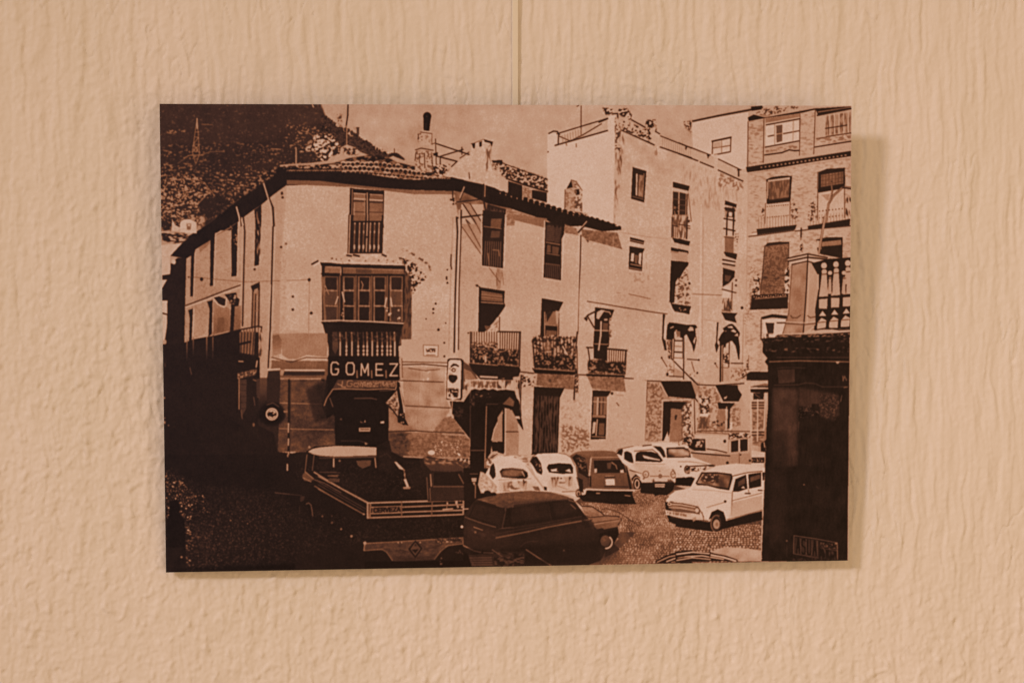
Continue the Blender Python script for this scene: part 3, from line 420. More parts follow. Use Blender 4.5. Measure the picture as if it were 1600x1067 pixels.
# balcony three
B3(); P(.10, '798,748 960,770 930,850 915,1080 785,1080 795,900'); P(.82, '815,790 850,770 880,775 850,820 830,850 810,840'); L(.8, 1.4, '850,800 870,780 920,790 930,810'); P(.72, '875,845 905,845 905,860 875,860'); L(.80, 2.6, '850,870 845,1080'); P(.35, '865,880 910,880 905,950 865,950'); L(.8, 1.3, '795,940 910,945'); X('915,850 940,830 935,1000 915,1000', .3, .8, -.2, N2); L(.12, 3.2, '715,845 740,815 800,785'); L(.12, 2.6, '735,820 790,915'); P(.1, '705,835 740,840 730,870'); L(.8, 1.3, '790,1050 910,1055')
C3(); P(.1, '790,-20 905,-20 900,180 790,160'); L(.8, 2.4, '845,-20 830,90'); L(.7, 1.3, '795,40 900,45'); L(.09, 2.6, '730,70 780,72'); L(.09, 3, '880,80 1065,95'); bars(.14, 1.4, (890, 85), (1062, 95), (890, 200), (1055, 200), 9); L(.1, 2.2, '740,70 760,200'); L(.1, 2, '1060,95 1050,290'); X('735,180 790,170 850,165 900,190 1060,185 1050,300 740,285', .10, .52, .55, N2, .35); P(.09, '820,180 880,170 910,220 880,280 810,260', .8); L(.65, 1.4, '740,290 1050,300'); P(.09, '725,288 1050,302 1045,320 730,310')
P(.50, '735,312 1040,322 1058,440 940,430 780,415'); M('735,312 1040,322 1058,440 780,415', .035, N2)
# line of moulding along the wall
for s in ('170,270 290,285', '650,295 740,300', '1040,325 1120,330', '1150,345 1350,352'): L(.2, 2.2, s)
B3(); L(.3, 1.6, '735,700 860,720 1000,745 1130,765 1280,790 1400,805'); L(.45, 1.1, '1080,640 1180,660 1260,680'); L(.55, 1, '980,628 1010,630'); L(.55, 1, '1030,130 1240,165 1400,180', .6); L(.5, 1, '930,735 960,740')
X('1080,460 1210,460 1220,560 1120,540', .7, .84, -.2, N2, .8); X('1200,380 1260,360 1250,520 1210,560', .72, .84, -.5, NV, .8)
L(.9, 1.2, '950,170 955,700', .4)
# small window
P(.10, '1088,165 1208,195 1203,228 1088,200'); L(.75, 1.1, '1092,188 1200,214'); P(.10, '1085,240 1212,262 1195,300 1190,450 1078,430'); P(.86, '1100,300 1125,300 1120,370 1095,365'); P(.86, '1165,300 1188,295 1180,400 1160,385'); P(.4, '1128,310 1158,320 1150,390 1130,380'); L(.7, 1.3, '1095,390 1185,408'); L(.7, 1.2, '1085,420 1180,438'); L(.86, 1.2, '1080,445 1185,462')
# tower windows, third column
X('1440,-20 1572,-20 1560,175 1440,165', .35, .78, -.1, NV); bars(.3, 1.2, (1445, 20), (1565, 40), (1445, 165), (1560, 180), 7); L(.12, 2, '1440,0 1438,165'); L(.12, 2, '1570,0 1562,180'); L(.15, 1.8, '1445,70 1590,95'); P(.1, '1440,170 1592,202 1580,238 1460,210'); dots(.15, '1575,15 1590,75', 2, 8, 10)
P(.10, '1432,250 1578,285 1575,305 1430,280'); P(.72, '1435,295 1570,310 1570,370 1435,350'); L(.4, 1, '1430,290 1570,310'); P(.09, '1432,360 1578,378 1575,400 1500,490 1470,540 1460,710 1418,720 1425,500'); P(.84, '1578,400 1505,490 1475,545 1465,700 1590,735 1590,400'); L(.2, 1.8, '1470,570 1540,530 1560,545'); L(.25, 1.6, '1475,610 1590,600'); L(.25, 1.6, '1550,470 1555,560'); X('1460,600 1590,600 1590,730 1460,700', .3, .84, -.5, N2, .5); E(.12, 1580, 550, 9); L(.2, 1.6, '1450,540 1440,700'); P(.1, '1418,715 1600,742 1580,805 1460,785'); dots(.4, '1470,750 1560,790', 4, 5, 8); L(.88, 2, '1422,712 1440,760 1460,790')
B4(); P(.10, '0,175 95,205 88,238 0,220'); P(.72, '0,285 75,295 72,360 0,350'); P(.1, '0,262 78,280 75,296 0,282'); P(.09, '0,365 82,375 78,400 40,455 0,530'); X('0,530 70,430 90,560 90,730 0,725', .35, .82, -.4, N2, .5); P(.1, '0,728 98,740 92,810 0,785'); dots(.7, '10,755 70,785', 4, 5, 8); X('0,0 75,0 70,180 0,170', .35, .8, 0, NV); L(.2, 1.8, '0,60 95,75'); L(.14, 1.8, '72,0 66,180'); E(.12, 92, 552, 10)
# tower windows, fourth column
A4(); P(.11, '388,875 485,908 480,935 385,910'); P(.2, '388,930 470,938 465,1080 385,1080'); L(.1, 2.6, '385,940 470,960'); P(.88, '420,970 448,975 445,1010 418,1005'); P(.88, '420,1035 448,1040 445,1080 418,1080'); L(.1, 1.8, '455,930 450,1080'); L(.12, 2.4, '380,1025 470,1045'); P(.6, '388,960 405,965 400,1020 385,1015')
B4(); P(.86, '385,0 465,0 460,150 385,140'); L(.1, 2.8, '405,-20 400,150'); L(.1, 2.6, '458,-20 455,150'); L(.1, 2.6, '380,12 470,30'); L(.1, 2.6, '378,95 470,115'); P(.62, '385,160 462,165 458,300 385,290'); bars(.35, 1.2, (388, 160), (460, 165), (388, 290), (458, 300), 6); L(.25, 1.6, '380,165 480,178'); P(.11, '375,288 490,305 480,355 395,325'); X('470,130 500,140 495,240 470,240', .2, .84, -.9, N1, .3)
L(.1, 3, '370,355 470,372'); P(.86, '372,365 468,380 466,395 372,380'); L(.1, 3, '370,388 468,404'); P(.74, '372,400 466,412 466,440 372,425'); P(.10, '370,422 470,448 466,500 420,550 368,580'); P(.3, '385,480 440,490 420,540 385,530'); P(.90, '368,590 432,560 430,640 420,672 366,672'); L(.14, 2.2, '365,600 480,630'); X('360,675 450,675 445,790 360,780', .3, .82, 0, NV); L(.14, 1.5, '405,700 445,770'); P(.10, '358,792 492,800 470,830 485,880 390,855'); L(.14, 1.6, '450,545 445,680'); dots(.15, '475,520 490,640', 2, 9, 10)
L(.90, 2.2, '190,-100 185,400 180,900 180,1080'); L(.5, 1, '205,0 200,1080', .5); L(.5, 1.1, '330,880 320,1080'); L(.7, 1, '575,0 560,1067'); L(.35, 1, '120,640 360,650'); E(.12, 530, 755, 12); L(.6, 1, '190,850 350,870', .6)
X('600,400 640,400 580,900 540,900', .6, .84, -.5, N1, .4)
# lower windows with torn awnings
E3(); P(.12, '140,100 175,105 160,200 150,440 180,470 195,600 165,600 130,450'); P(.88, '165,230 190,250 185,430 150,440'); P(.09, '205,250 230,215 330,225 480,250 600,250 620,290 590,300 600,400 610,450 590,560 570,630 545,530 470,380 440,400 430,440 380,420 330,310 300,350 300,430 260,460 190,450 195,330'); P(.85, '235,290 290,265 295,280 250,300'); P(.78, '485,320 520,270 560,285 570,330 510,335'); P(.5, '320,330 380,340 385,410 340,415'); P(.82, '560,480 590,410 600,430 580,520')
X('190,460 260,470 260,600 200,580', .2, .8, 0, NV)
L(.11, 2.2, '268,460 262,720'); L(.11, 1.8, '300,440 290,720'); L(.11, 2.2, '432,430 430,1000'); L(.2, 1.6, '415,430 415,700'); P(.88, '308,480 410,480 410,960 300,960'); L(.11, 2.4, '310,468 410,470'); L(.11, 2.4, '305,625 405,630'); L(.4, 1, '310,545 400,550'); L(.3, 1, '300,705 440,715'); L(.12, 2.2, '265,720 430,890 600,1060'); L(.14, 2, '480,725 640,735'); E(.12, 640, 735, 14, 14); L(.3, 1.3, '295,770 290,960'); X('205,740 300,740 290,970 200,950', .5, .85, -.4, N2, .5); P(.62, '300,840 420,900 420,970 300,960', .6); L(.14, 1.8, '230,960 420,970'); E(.14, 205, 935, 18, 26); E(.14, 125, 705, 13, 13); L(.3, 1.4, '125,710 200,830'); L(.3, 1.2, '540,760 580,900'); E(.14, 620, 915, 14, 16); X('500,920 590,930 590,960 500,950', .2, .84, -.5, N1); X('210,560 250,580 250,720 215,720', .15, .85, 0, N1)
P(.12, '890,215 915,215 905,330 895,500 920,540 885,640 862,530 880,480'); P(.09, '1060,240 1110,235 1160,290 1210,360 1205,400 1190,420 1210,560 1205,730 1190,730 1150,540 1100,470 1060,490 1020,510 1010,570 980,580 985,530 925,540 930,480 910,460 950,380 990,330 970,300'); P(.85, '1030,275 1100,265 1120,300 1050,290'); P(.85, '1080,335 1120,310 1160,340 1150,360'); P(.80, '1130,400 1180,360 1190,410'); P(.7, '975,345 1030,325 1020,340'); L(.1, 3.4, '945,540 940,1030'); L(.13, 1.6, '975,540 970,1030'); L(.3, 2, '1065,490 1055,830'); P(.86, '985,560 1005,560 1000,640 980,700'); X('975,640 1060,640 1055,770 975,800', .15, .86, .2, N2, .35); L(.14, 2, '1040,780 1255,785'); for_ = [E(.12, x, 782, 9) for x in (1050, 1145, 1245)]; L(.4, 1.2, '960,840 1050,845'); P(.72, '985,850 1060,850 1080,1030 980,1030', .5); L(.85, 1.6, '1080,480 1075,1020'); E(.14, 868, 782, 14, 12); L(.3, 1, '868,790 900,840'); X('1090,860 1290,840 1290,1010 1080,1030', .55, .84, -.5, N2, .7); X('1230,900 1300,860 1300,1000 1230,980', .15, .82, -.4, N1)
X('1300,580 1490,560 1490,880 1300,880', .25, .84, -1.0, N2, .4); bars(.3, .9, (1320, 700), (1490, 690), (1310, 880), (1490, 880), 7)
L(.3, 1.4, '1260,110 1240,1000', .35)
# right: floors under the pedestal
C4(); P(.10, '570,290 600,272 748,275 748,345 570,345'); L(.85, 1.5, '580,262 745,262'); P(.10, '590,400 720,370 750,375 750,405'); L(.86, 1.8, '600,412 745,412'); P(.09, '595,418 748,415 748,445 700,450 605,445'); P(.10, '625,450 715,450 710,505 625,505'); L(.5, 1, '640,460 680,490'); P(.62, '612,505 735,500 730,860 700,900 620,880'); X('620,580 710,580 705,860 620,870', .45, .68, 0, N3); L(.85, 2.2, '610,450 605,800'); L(.85, 2.2, '728,450 715,750'); L(.85, 2.2, '662,505 660,850'); 
for y in (530, 552, 575, 775, 800): L(.15, 2.2, [(615, y), (652, y)]); L(.15, 2.2, [(672, y), (712, y)])
for y in (512, 760): L(.85, 1.8, [(615, y), (712, y)])
L(.7, 1.6, '690,20 690,260'); L(.14, 1.4, '683,30 683,255'); X('590,10 690,10 690,260 590,260', .7, .85, -.8, N3, .8)
# ---- lower storey, right: brick, doorways
E2(); P(.835, '-100,20 90,40 70,820 -100,830'); X('90,60 270,60 350,240 300,300 280,790 70,800', .48, .74, -.2, N2, 1); L(.3, 1.4, '92,60 85,300'); L(.55, 1.2, '80,300 65,790')
P(.66, '270,60 760,60 700,250 640,300 650,800 380,800 300,300'); X('330,230 640,260 660,500 520,800 380,800 380,390', .50, .70, -.2, N2, 1); P(.09, '260,45 640,45 700,230 700,270 350,235'); L(.85, 1.6, '250,70 345,230'); L(.84, 2, '290,285 640,275'); P(.09, '295,300 590,305 540,360 520,400 390,385 375,680 350,760 300,790 275,790'); P(.88, '300,790 350,670 360,800'); V(.52, .56, '388,395 510,400 520,800 375,800'); L(.4, 1.6, '525,400 530,800'); P(.15, '440,470 470,465 455,530 435,525'); L(.85, 1.6, '285,290 275,760')
X('520,400 580,310 650,320 660,760 560,800', .3, .86, .1, N2, .4); R(.8, 1.6, 575, 710, 28, 26); R(.2, 1, 575, 710, 18, 16); L(.85, 2, '660,300 640,760'); L(.15, 1.6, '680,280 690,700'); L(.8, 1.8, '700,290 700,600'); L(.14, 2.2, '700,270 750,340 770,450 720,520'); L(.1, 2, '640,0 720,90 930,100 1300,75'); E(.14, 440, 205, 6)
X('730,110 1360,100 1370,690 720,690', .52, .80, -.35, N2, .9); X('740,230 880,240 860,480 760,480', .2, .88, -.1, N2, .4); X('760,500 870,500 860,640 740,640', .35, .55, 0, NV); P(.92, '750,450 860,445 855,490 745,485'); P(.80, '890,430 950,480 950,560 880,540')
V(.72, .80, '1180,130 1350,100 1370,690 1150,690 1200,400', True); X('1140,400 1260,380 1260,600 1150,620', .5, .74, 0, N2, .8); P(.83, '1220,110 1360,90 1365,400 1290,300'); P(.09, '940,100 1220,95 1230,150 1275,215 1235,300 1040,300 985,220'); P(.80, '1050,250 1095,230 1080,265 1055,270'); L(.86, 1.8, '940,110 1030,290'); L(.85, 1.8, '1030,308 1230,310'); P(.09, '970,315 1190,320 1130,390 1100,400 1080,390 985,395'); L(.84, 1.7, '1085,370 1080,640'); P(.15, '1100,390 1130,390 1120,640 1095,640'); P(.56, '975,400 1070,400 1070,640 960,640'); dots(.2, '900,540 1060,620', 12, 8, 14); E(.14, 1120, 490, 14, 9); P(.9, '1130,560 1160,560 1155,640 1125,660'); L(.3, 1.6, '720,665 1380,675'); L(.86, 1.6, '1375,100 1385,690'); dots(.35, '720,520 880,650', 10, 6, 12)
P(.86, '1365,60 1600,50 1600,110 1420,110 1370,125', .5)
# ---- lower storey, centre
C3(); X('220,290 290,300 290,390 180,390', .4, .85, -.5, N2, .5); X('180,300 260,300 250,390 180,390', .2, .85, -.6, N2, .4)
L(.86, 1.8, '290,392 275,950'); P(.085, '292,395 550,408 508,490 490,960 272,960'); X('310,470 500,480 490,940 285,940', .06, .26, .35, NV, .8); bars(.3, 1, (320, 470), (500, 480), (300, 940), (490, 950), 8); L(.84, 1.8, '548,415 512,490 500,940')
X('520,500 770,520 760,930 640,930 500,950', .70, .85, -1.0, N2, 1); X('530,700 760,760 760,900 640,930 520,950', .5, .83, -.1, N2, .8)
P(.10, '780,425 935,432 905,480 890,830 765,835'); P(.45, '788,480 900,478 895,630 785,635'); L(.82, 2, '825,490 818,640'); L(.12, 2, '840,490 836,640'); L(.12, 1.6, '870,490 865,640'); L(.7, 1.4, '785,520 895,525'); P(.55, '780,630 890,635 890,660 778,655'); L(.1, 1.8, '780,655 890,660'); P(.82, '785,690 810,690 800,780 775,790'); L(.82, 1.8, '820,670 810,800'); P(.4, '835,700 880,700 878,800 830,800'); L(.7, 1.3, '775,810 885,815'); L(.9, 1.4, '770,430 758,830'); L(.9, 1.6, '905,480 895,830'); L(.86, 1.4, '765,848 890,842'); E(.14, 942, 452, 12); L(.35, 1.4, '980,530 1000,555'); L(.6, 1, '980,465 1040,470'); L(.88, 1.8, '1228,360 1210,850', .8)
# shop, its awning and the sign boards
C2(); P(.82, '680,0 1060,0 1060,185 680,175'); P(.86, '680,200 1070,210 1070,225 680,208'); L(.2, 1.5, '670,188 1070,196'); L(.15, 2, '670,212 870,208 1060,226'); V(.70, .62, '690,230 1045,235 1045,480 1085,560 1080,600 1030,680 930,770 700,760 640,700 575,620 575,765 575,530 640,480 700,480'); P(.60, '575,540 640,600 720,690 800,768 575,768'); M('690,230 1045,235 1085,580 930,770 575,760', .03, N8); L(.2, 1.8, '655,343 1030,357'); L(.22, 1.8, '715,553 1090,572'); L(.75, 1.1, '720,575 1080,590'); L(.55, 1.3, '832,270 815,700', .5); dots(.88, '830,235 950,355', 5, 8, 13); L(.3, 1.2, '740,240 880,262 1000,250')
P(.47, '575,770 1210,785 1250,830 1250,990 700,985 580,860'); S(.26, '560,770 700,760 760,860 720,1000 560,1000', .85, 40); M('575,770 1210,785 1250,830 1250,990 700,985 580,860', .03, N2); M('575,770 1210,785 1250,830 1250,990 700,985 580,860', .03, N3); P(.50, '940,770 1040,650 1100,640 1210,785'); M('940,770 1040,650 1100,640 1210,785', .03, N2); S(.60, '760,775 900,765 880,800 780,810', .6, 10); GR('960,840 1180,840 1180,985 940,985', .42, .22, N1, 12, .8, 1.2); E(.9, 932, 943, 30, 20); L(.14, 1.9, '575,768 800,762 900,770 1200,780'); L(.75, 1.3, '1020,790 1215,798 1255,835'); L(.72, 1.7, '700,975 840,985 1250,988'); X('840,992 1255,992 1255,1080 900,1080', .4, .76, -.1, N3, .5); X('1130,990 1255,990 1250,1080 1200,1080', .15, .85, 0, N2, .4)
P(.91, '862,48 988,52 985,145 865,138'); L(.5, 1.1, '862,48 988,52 985,145 865,138 862,48'); X('885,75 965,78 960,110 885,105', .2, .9, .4, N1, .3); L(.5, 1.4, '890,130 960,132'); dots(.13, '1036,30 1044,40', 1, 9, 10); dots(.13, '1033,142 1040,150', 1, 9, 10)
# left lower storey
C1(); P(.10, '1505,150 1610,150 1610,620 1540,640 1480,680 1468,560 1500,470'); P(.40, '1040,180 1510,180 1505,330 1100,330 1035,250'); V(.45, .42, '1040,175 1510,180 1500,245 1035,245'); L(.84, 2, '1010,168 1110,160 1150,180'); L(.84, 2.2, '1290,165 1400,160 1515,176'); L(.2, 1.6, '1040,150 1200,190 1280,165 1330,150 1510,158'); V(.62, .60, '1045,0 1120,0 1125,130 1180,165 1250,165 1330,130 1500,150 1505,-50 1045,-50'); V(.42, .64, '1045,-30 1095,-40 1120,0 1120,120 1045,140'); L(.86, 2.6, '1010,252 1105,248'); L(.86, 2.6, '1150,256 1478,258'); P(.16, '1010,262 1105,262 1110,330 1000,330'); P(.16, '1110,268 1480,268 1480,300 1120,300'); L(.6, 1.5, '1115,322 1455,326'); P(.65, '1112,250 1150,250 1135,300 1112,300')
WL = '1110,335 1505,335 1500,450 1500,640 1620,620 1740,600 1740,935 1090,935'; P(.30, WL); X(WL, .26, .35, 0, N8, 2); M(WL, .014, N1); S(.16, '1460,480 1640,600 1740,600 1740,900 1500,760', .7, 40); S(.40, '1130,360 1400,350 1380,520 1130,500', .4, 50); S(.2, '1220,780 1560,700 1500,800 1300,900', .6, 30); M(WL, .02, N3); P(.14, '930,320 1112,330 1100,700 1092,935 1050,935 930,800'); V(.35, .12, '930,320 1000,320 1000,500 930,560'); L(.62, 1.4, '1110,528 1455,540'); L(.6, 1.4, '1105,742 1300,748 1555,752'); L(.2, 1.4, '1200,340 1195,700'); P(.1, '1450,330 1480,330 1480,355 1455,345')
L(.6, 1.3, '1475,560 1530,430 1560,402 1610,405'); L(.3, 1.4, '1525,490 1545,560')
P(.75, '945,-60 1010,-60 1000,260 990,300 950,290 960,180 940,150'); L(.1, 2.6, '1025,-60 1010,235'); L(.88, 1.4, '1035,-60 1030,100'); X('930,-60 965,-60 950,140 930,140', .2, .75, 0, NV)
P(.09, '130,40 320,27 390,-3 540,-28 640,-50 780,-80 770,150 780,600 900,700 1060,780 1090,935 1340,960 1340,1080 135,1080'); P(.10, '760,-60 930,-60 930,800 760,700')
for x, y1, t in ((332, 180, .6), (385, 130, .5), (497, 160, .62), (548, 165, .5)):
    for k in range(8): L(t*(1-k/8)+.1*k/8, 1.5, [(x, -20+k*(y1+20)/8), (x, -20+(k+1)*(y1+20)/8)])
L(.35, 1.3, '358,235 370,290'); L(.3, 1.2, '150,200 150,225'); E(.7, 148, 20, 14, 20); E(.6, 145, 487, 7); E(.5, 148, 655, 6); E(.5, 180, 715, 6); E(.6, 148, 690, 7, 14)
P(.48, '770,-60 900,-60 890,130 775,110'); bars(.1, 1.8, (775, -60), (905, -60), (770, 140), (890, 140), 5); L(.08, 4, '770,40 860,20'); P(.085, '760,130 940,150 940,330 760,260'); L(.75, 1.8, '765,182 800,184'); L(.75, 2, '918,180 910,230'); P(.42, '755,285 915,248 905,292 755,328'); X('755,285 915,248 905,292 755,328', .25, .62, .1, N1); P(.24, '775,335 830,335 828,575 785,650'); L(.62, 1.6, '768,330 768,580'); L(.4, 1.3, '785,590 795,660'); bars(.12, 1, (775, 350), (775, 600), (825, 350), (825, 600), 5); L(.5, 1.6, '885,335 910,345'); L(.4, 1, '890,480 900,550'); E(.45, 890, 710, 9, 16); P(.22, '910,330 940,330 940,500 915,480')
S(.06, [(1042+115*np.cos(k/3.5), 622+100*np.sin(k/3.5)) for k in range(22)], 1, 14); E(.84, 1042, 622, 52, 53); R(.5, 1.2, 1042, 622, 38, 38); P(.10, '1002,622 1018,602 1040,606 1048,598 1062,612 1080,612 1078,632 1058,640 1048,650 1030,640 1010,640'); E(.7, 1056, 616, 9, 7); L(.3, 1.4, '1000,545 1050,528 1100,560'); P(.5, '1140,592 1175,592 1175,610 1140,608')
L(.07, 4, '1185,340 1182,1080')
for a, b in ((700, 772), (828, 880), (938, 982), (1040, 1080)): L(.74, 2.2, [(1181, a), (1180, b)])
D1(); L(.74, 2.2, '1172,80 1172,128'); L(.3, 2, '1170,170 1170,240')
C2()
# GOMEZ board and awning, entrance
P(.07, '68,140 662,145 668,335 560,330 300,322 70,318'); P(.06, '20,560 70,310 662,330 640,430 560,520 575,860 490,900 130,880 125,620 60,660'); P(.065, '60,300 25,560 125,640 130,870 575,870 575,560'); S(.11, '-120,420 60,330 60,660 -40,700', .8, 20)
for c, x0, x1, y0, y1 in (('G', 95, 155, 192, 293), ('O', 222, 286, 196, 293), ('M', 345, 405, 205, 300), ('E', 470, 525, 205, 300), ('Z', 585, 648, 205, 303)): L(.82, 2.3, [(x0+(x1-x0)*gx, y0+(y1-y0)*gy) for gx, gy in GL[c]])
for x in (310, 432, 552): L(.5, 2.2, [(x, 262), (x+2, 318)])
P(.28, '150,335 655,345 640,402 110,408'); X('300,345 655,345 640,400 300,400', .28, .5, 0, N1); 
for i, c in enumerate('Gomez'):
    x0 = 225+i*55; L(.58, 1.4, [(x0+gx*42+(1-gy)*8, 344+gy*48+rng.uniform(-2, 2)) for gx, gy in GL[c]])
for s in ('150,370 185,388 190,350', '520,360 535,388 560,365', '185,395 215,398', '560,380 640,355'): L(.6, 1.6, s)
L(.62, 1.7, '38,550 60,490 110,415 200,412 400,418 560,412 630,418 655,350'); L(.4, 1.4, '85,490 110,560'); L(.34, 1.6, '290,492 430,490 475,500'); L(.3, 1.3, '500,430 600,425')
P(.85, '338,680 350,690 372,690 378,668 384,690 345,694'); P(.85, '505,685 538,680 540,698 508,700'); P(.74, '328,735 425,735 420,768 328,768'); L(.3, 1.4, '340,750 412,750'); P(.10, '470,890 580,840 600,930 480,930'); L(.25, 1.3, '180,845 330,845 400,865'); P(.6, '375,855 405,870 380,880'); E(.3, 178, 665, 10)
P(.56, '550,530 600,500 640,430 665,560 655,665 600,600'); X('550,530 600,500 640,430 665,560 655,665', .3, .7, .2, N2, .6); P(.08, '645,350 665,360 700,520 712,660 740,718 690,705 650,690 655,620 665,560 640,430'); L(.08, 2.4, '550,535 610,590 660,660 700,710'); L(.84, 1.8, '668,400 695,540 705,610'); L(.84, 1.3, '640,430 660,560'); dots(.75, '665,600 700,700', 5, 5, 9)
P(.72, '668,120 690,180 690,330 672,330'); L(.3, 1, '685,160 690,320')
# street, lower left
D1()
P(.075, '130,0 1600,0 1600,600 1600,985 165,985'); L(.07, 4, '1172,0 1172,140'); L(.74, 2.2, '1172,80 1172,128'); L(.6, 2, '1175,0 1175,15')
GR('140,60 420,250 1000,300 1500,480 1500,700 1100,900 900,990 140,990', .085, .035, N1, 60)
GR('150,100 380,330 480,330 560,560 640,900 560,985 150,985', .085, .17, N1, 40, .9, 1.4); GR('150,130 300,200 400,360 420,520 300,560 150,420', .10, .24, N1, 25, .8, 1.5)
GR('330,560 480,620 540,720 580,860 520,960 300,960', .09, .22, ND, 30, .9, 1.6); GR('380,470 1000,430 1250,560 1100,820 620,960 380,960', .09, .055, N1, 60, .8, 1.2)
P(.05, '165,560 190,490 195,390 250,370 280,440 270,480 315,540 325,660 320,860 300,985 165,985'); X('160,770 330,770 330,985 165,985', .05, .09, 0, N8); S(.03, '300,940 1600,890 1620,1000 165,1010', .8, 20); L(.3, 1.4, '1070,315 1190,328'); L(.25, 1.2, '1200,330 1290,335'); E(.55, 842, 572, 6); E(.5, 700, 545, 8, 5); E(.55, 292, 850, 9)
P(.25, '1280,345 1320,345 1310,385 1280,400'); L(.42, 1.6, '1330,410 1350,402 1370,420 1375,460 1385,510'); L(.25, 1.6, '1275,430 1275,490'); for_ = [E(.4, x, y, 6) for x, y in ((1467, 512), (1545, 510), (1545, 560), (1400, 465))]
# lorry
C1(); P(.075, '1330,930 1400,890 1620,880 1620,1080 1300,1080'); D2(); P(.08, '-200,-20 470,-20 478,-58 520,-72 565,-62 600,-24 640,-6 690,24 840,30 905,45 905,380 1210,370 1215,500 1210,930 -200,950 -250,200'); GR('-200,60 900,60 900,370 400,385 -200,200', .08, .03, N1, 30, .7); GR('-300,420 400,540 1200,520 1200,690 380,720 -300,900', .08, .035, N1, 40, .7)
tile(0, 0, 1); P(.80, '482,705 489,701 500,698.5 522,696.5 552,696.5 572,698.5 589,704 589,711 560,712 528,713 505,711.5 490,709'); L(.5, 1, '483,706 500,712 528,714 589,712.5'); L(.75, 1.2, '533,697 533,712', .4); L(.8, 1.4, '488,708 505,711 510,700'); E(.6, 484, 698, 2)
D1(); L(.5, 1.2, '1335,0 1320,140'); L(.45, 1.2, '1395,0 1380,130'); L(.78, 1.8, '1558,30 1558,100'); P(.34, '1295,170 1320,140 1390,200 1370,225 1310,215'); L(.6, 1.3, '1320,140 1390,200'); L(.55, 1.3, '1300,190 1370,225'); L(.62, 2, '1395,145 1470,190 1620,280'); L(.4, 1.3, '1390,205 1480,235 1620,315'); L(.5, 1.5, '1400,260 1500,320 1620,390'); L(.35, 1, '1450,145 1580,145'); L(.45, 1.6, '1510,175 1590,180'); P(.3, '1515,195 1585,195 1580,225 1520,222')
D2(); L(.78, 2, '118,25 118,100'); L(.68, 2, '462,25 470,105'); L(.3, 1.4, '0,28 465,22'); P(.36, '305,50 430,45 425,90 360,115 320,90'); E(.5, 168, 50, 9); L(.4, 1.4, '70,175 160,170'); P(.28, '70,205 170,200 165,228 75,228'); L(.3, 1.1, '0,145 170,150')
L(.56, 1.8, '-10,180 130,255 390,398'); L(.28, 1.5, '-10,225 385,450'); L(.28, 1.4, '-10,250 380,470'); L(.5, 1.7, '-10,285 370,495'); L(.6, 1.8, '0,185 400,395'); E(.6, 370, 495, 10, 8)
P(.085, '395,400 1210,378 1212,495 400,528'); L(.66, 2.8, '400,402 700,393 1205,378'); L(.58, 2.4, '430,438 700,435 1190,415'); L(.62, 2.4, '690,478 1190,462'); L(.6, 2.4, '430,490 700,480'); L(.62, 2.6, '405,525 800,512 1195,497'); L(.66, 3, '402,400 402,525'); L(.5, 3, '425,415 420,520'); L(.62, 2.6, '1200,378 1198,495'); L(.45, 2, '685,395 685,510'); L(.45, 2, '940,385 935,505'); L(.5, 1.6, '1065,385 1060,460'); P(.42, '440,440 690,432 690,476 440,486'); word(.07, 2.3, 'CERVEZA', 455, 446, 672, 436, 34, .28); L(.62, 1.2, '440,436 680,428'); dots(.75, '1030,375 1210,410', 6, 6, 12); dots(.7, '1140,410 1210,450', 4, 6, 12); L(.75, 2, '1030,455 1110,450'); L(.8, 1.6, '1200,452 1300,450'); dots(.6, '1290,440 1310,475', 4, 5, 8)
P(.27, '372,740 400,730 800,715 1195,690 1200,745 1080,760 1030,790 985,840 960,872 620,888 590,850 540,795 370,798'); M('400,735 1190,695 1060,760 960,872 620,888 545,795', .03, N3); S(.16, '600,850 960,840 940,890 620,895', .6, 12); L(.5, 1.5, '375,740 800,714 1195,690 1198,745'); L(.48, 1.4, '375,798 520,785 560,810 610,880'); L(.45, 1.4, '960,870 1010,805 1070,755 1195,742'); P(.09, '740,785 800,710 860,780 800,862'); P(.3, '758,785 800,728 845,782 800,842'); P(.1, '770,790 830,785 800,820'); P(.12, '790,760 812,758 800,740'); L(.35, 1, '545,770 740,790'); L(.2, 2, '870,790 1020,750'); L(.55, 2, '378,745 372,795'); E(.65, 380, 735, 14, 14); X('970,700 1190,690 1190,720 970,735', .15, .5, .5, N1); dots(.7, '640,720 1170,735', 8, 5, 8); E(.85, 1187, 600, 12, 12); E(.6, 268, 678, 11); E(.5, 182, 618, 9); E(.4, 105, 565, 9); E(.4, 25, 512, 9); P(.05, '380,890 1210,880 1210,945 380,955'); dots(.4, '1000,850 1030,920', 4, 5, 8); dots(.3, '1130,790 1200,830', 4, 5, 9)
# loader beside the lorry
X('560,230 760,100 860,120 850,220 600,280', .07, .2, 1.2, N1); S(.13, '480,-40 580,-40 640,60 600,160 500,120', .7, 20); S(.12, '700,120 860,90 870,250 760,280', .7, 20); L(.2, 1.2, '500,20 560,-10 600,30')
P(.83, '622,60 640,58 700,115 715,135 690,125 665,118'); P(.88, '705,155 716,155 716,180 706,180'); P(.82, '700,205 722,200 748,268 700,278 725,262 708,225'); L(.55, 1.3, '700,120 712,165 712,200'); P(.6, '695,268 760,268 755,285 700,285')
pass
D1(); L(.42, 1.6, '1330,410 1350,400 1370,418 1378,460 1385,510'); L(.22, 1.4, '1275,430 1275,490'); L(.3, 1.3, '1075,318 1190,328'); L(.26, 1.2, '1200,330 1290,338'); P(.20, '1282,345 1320,345 1310,380 1280,395'); E(.4, 1467, 512, 6); E(.35, 1545, 510, 6); D2()
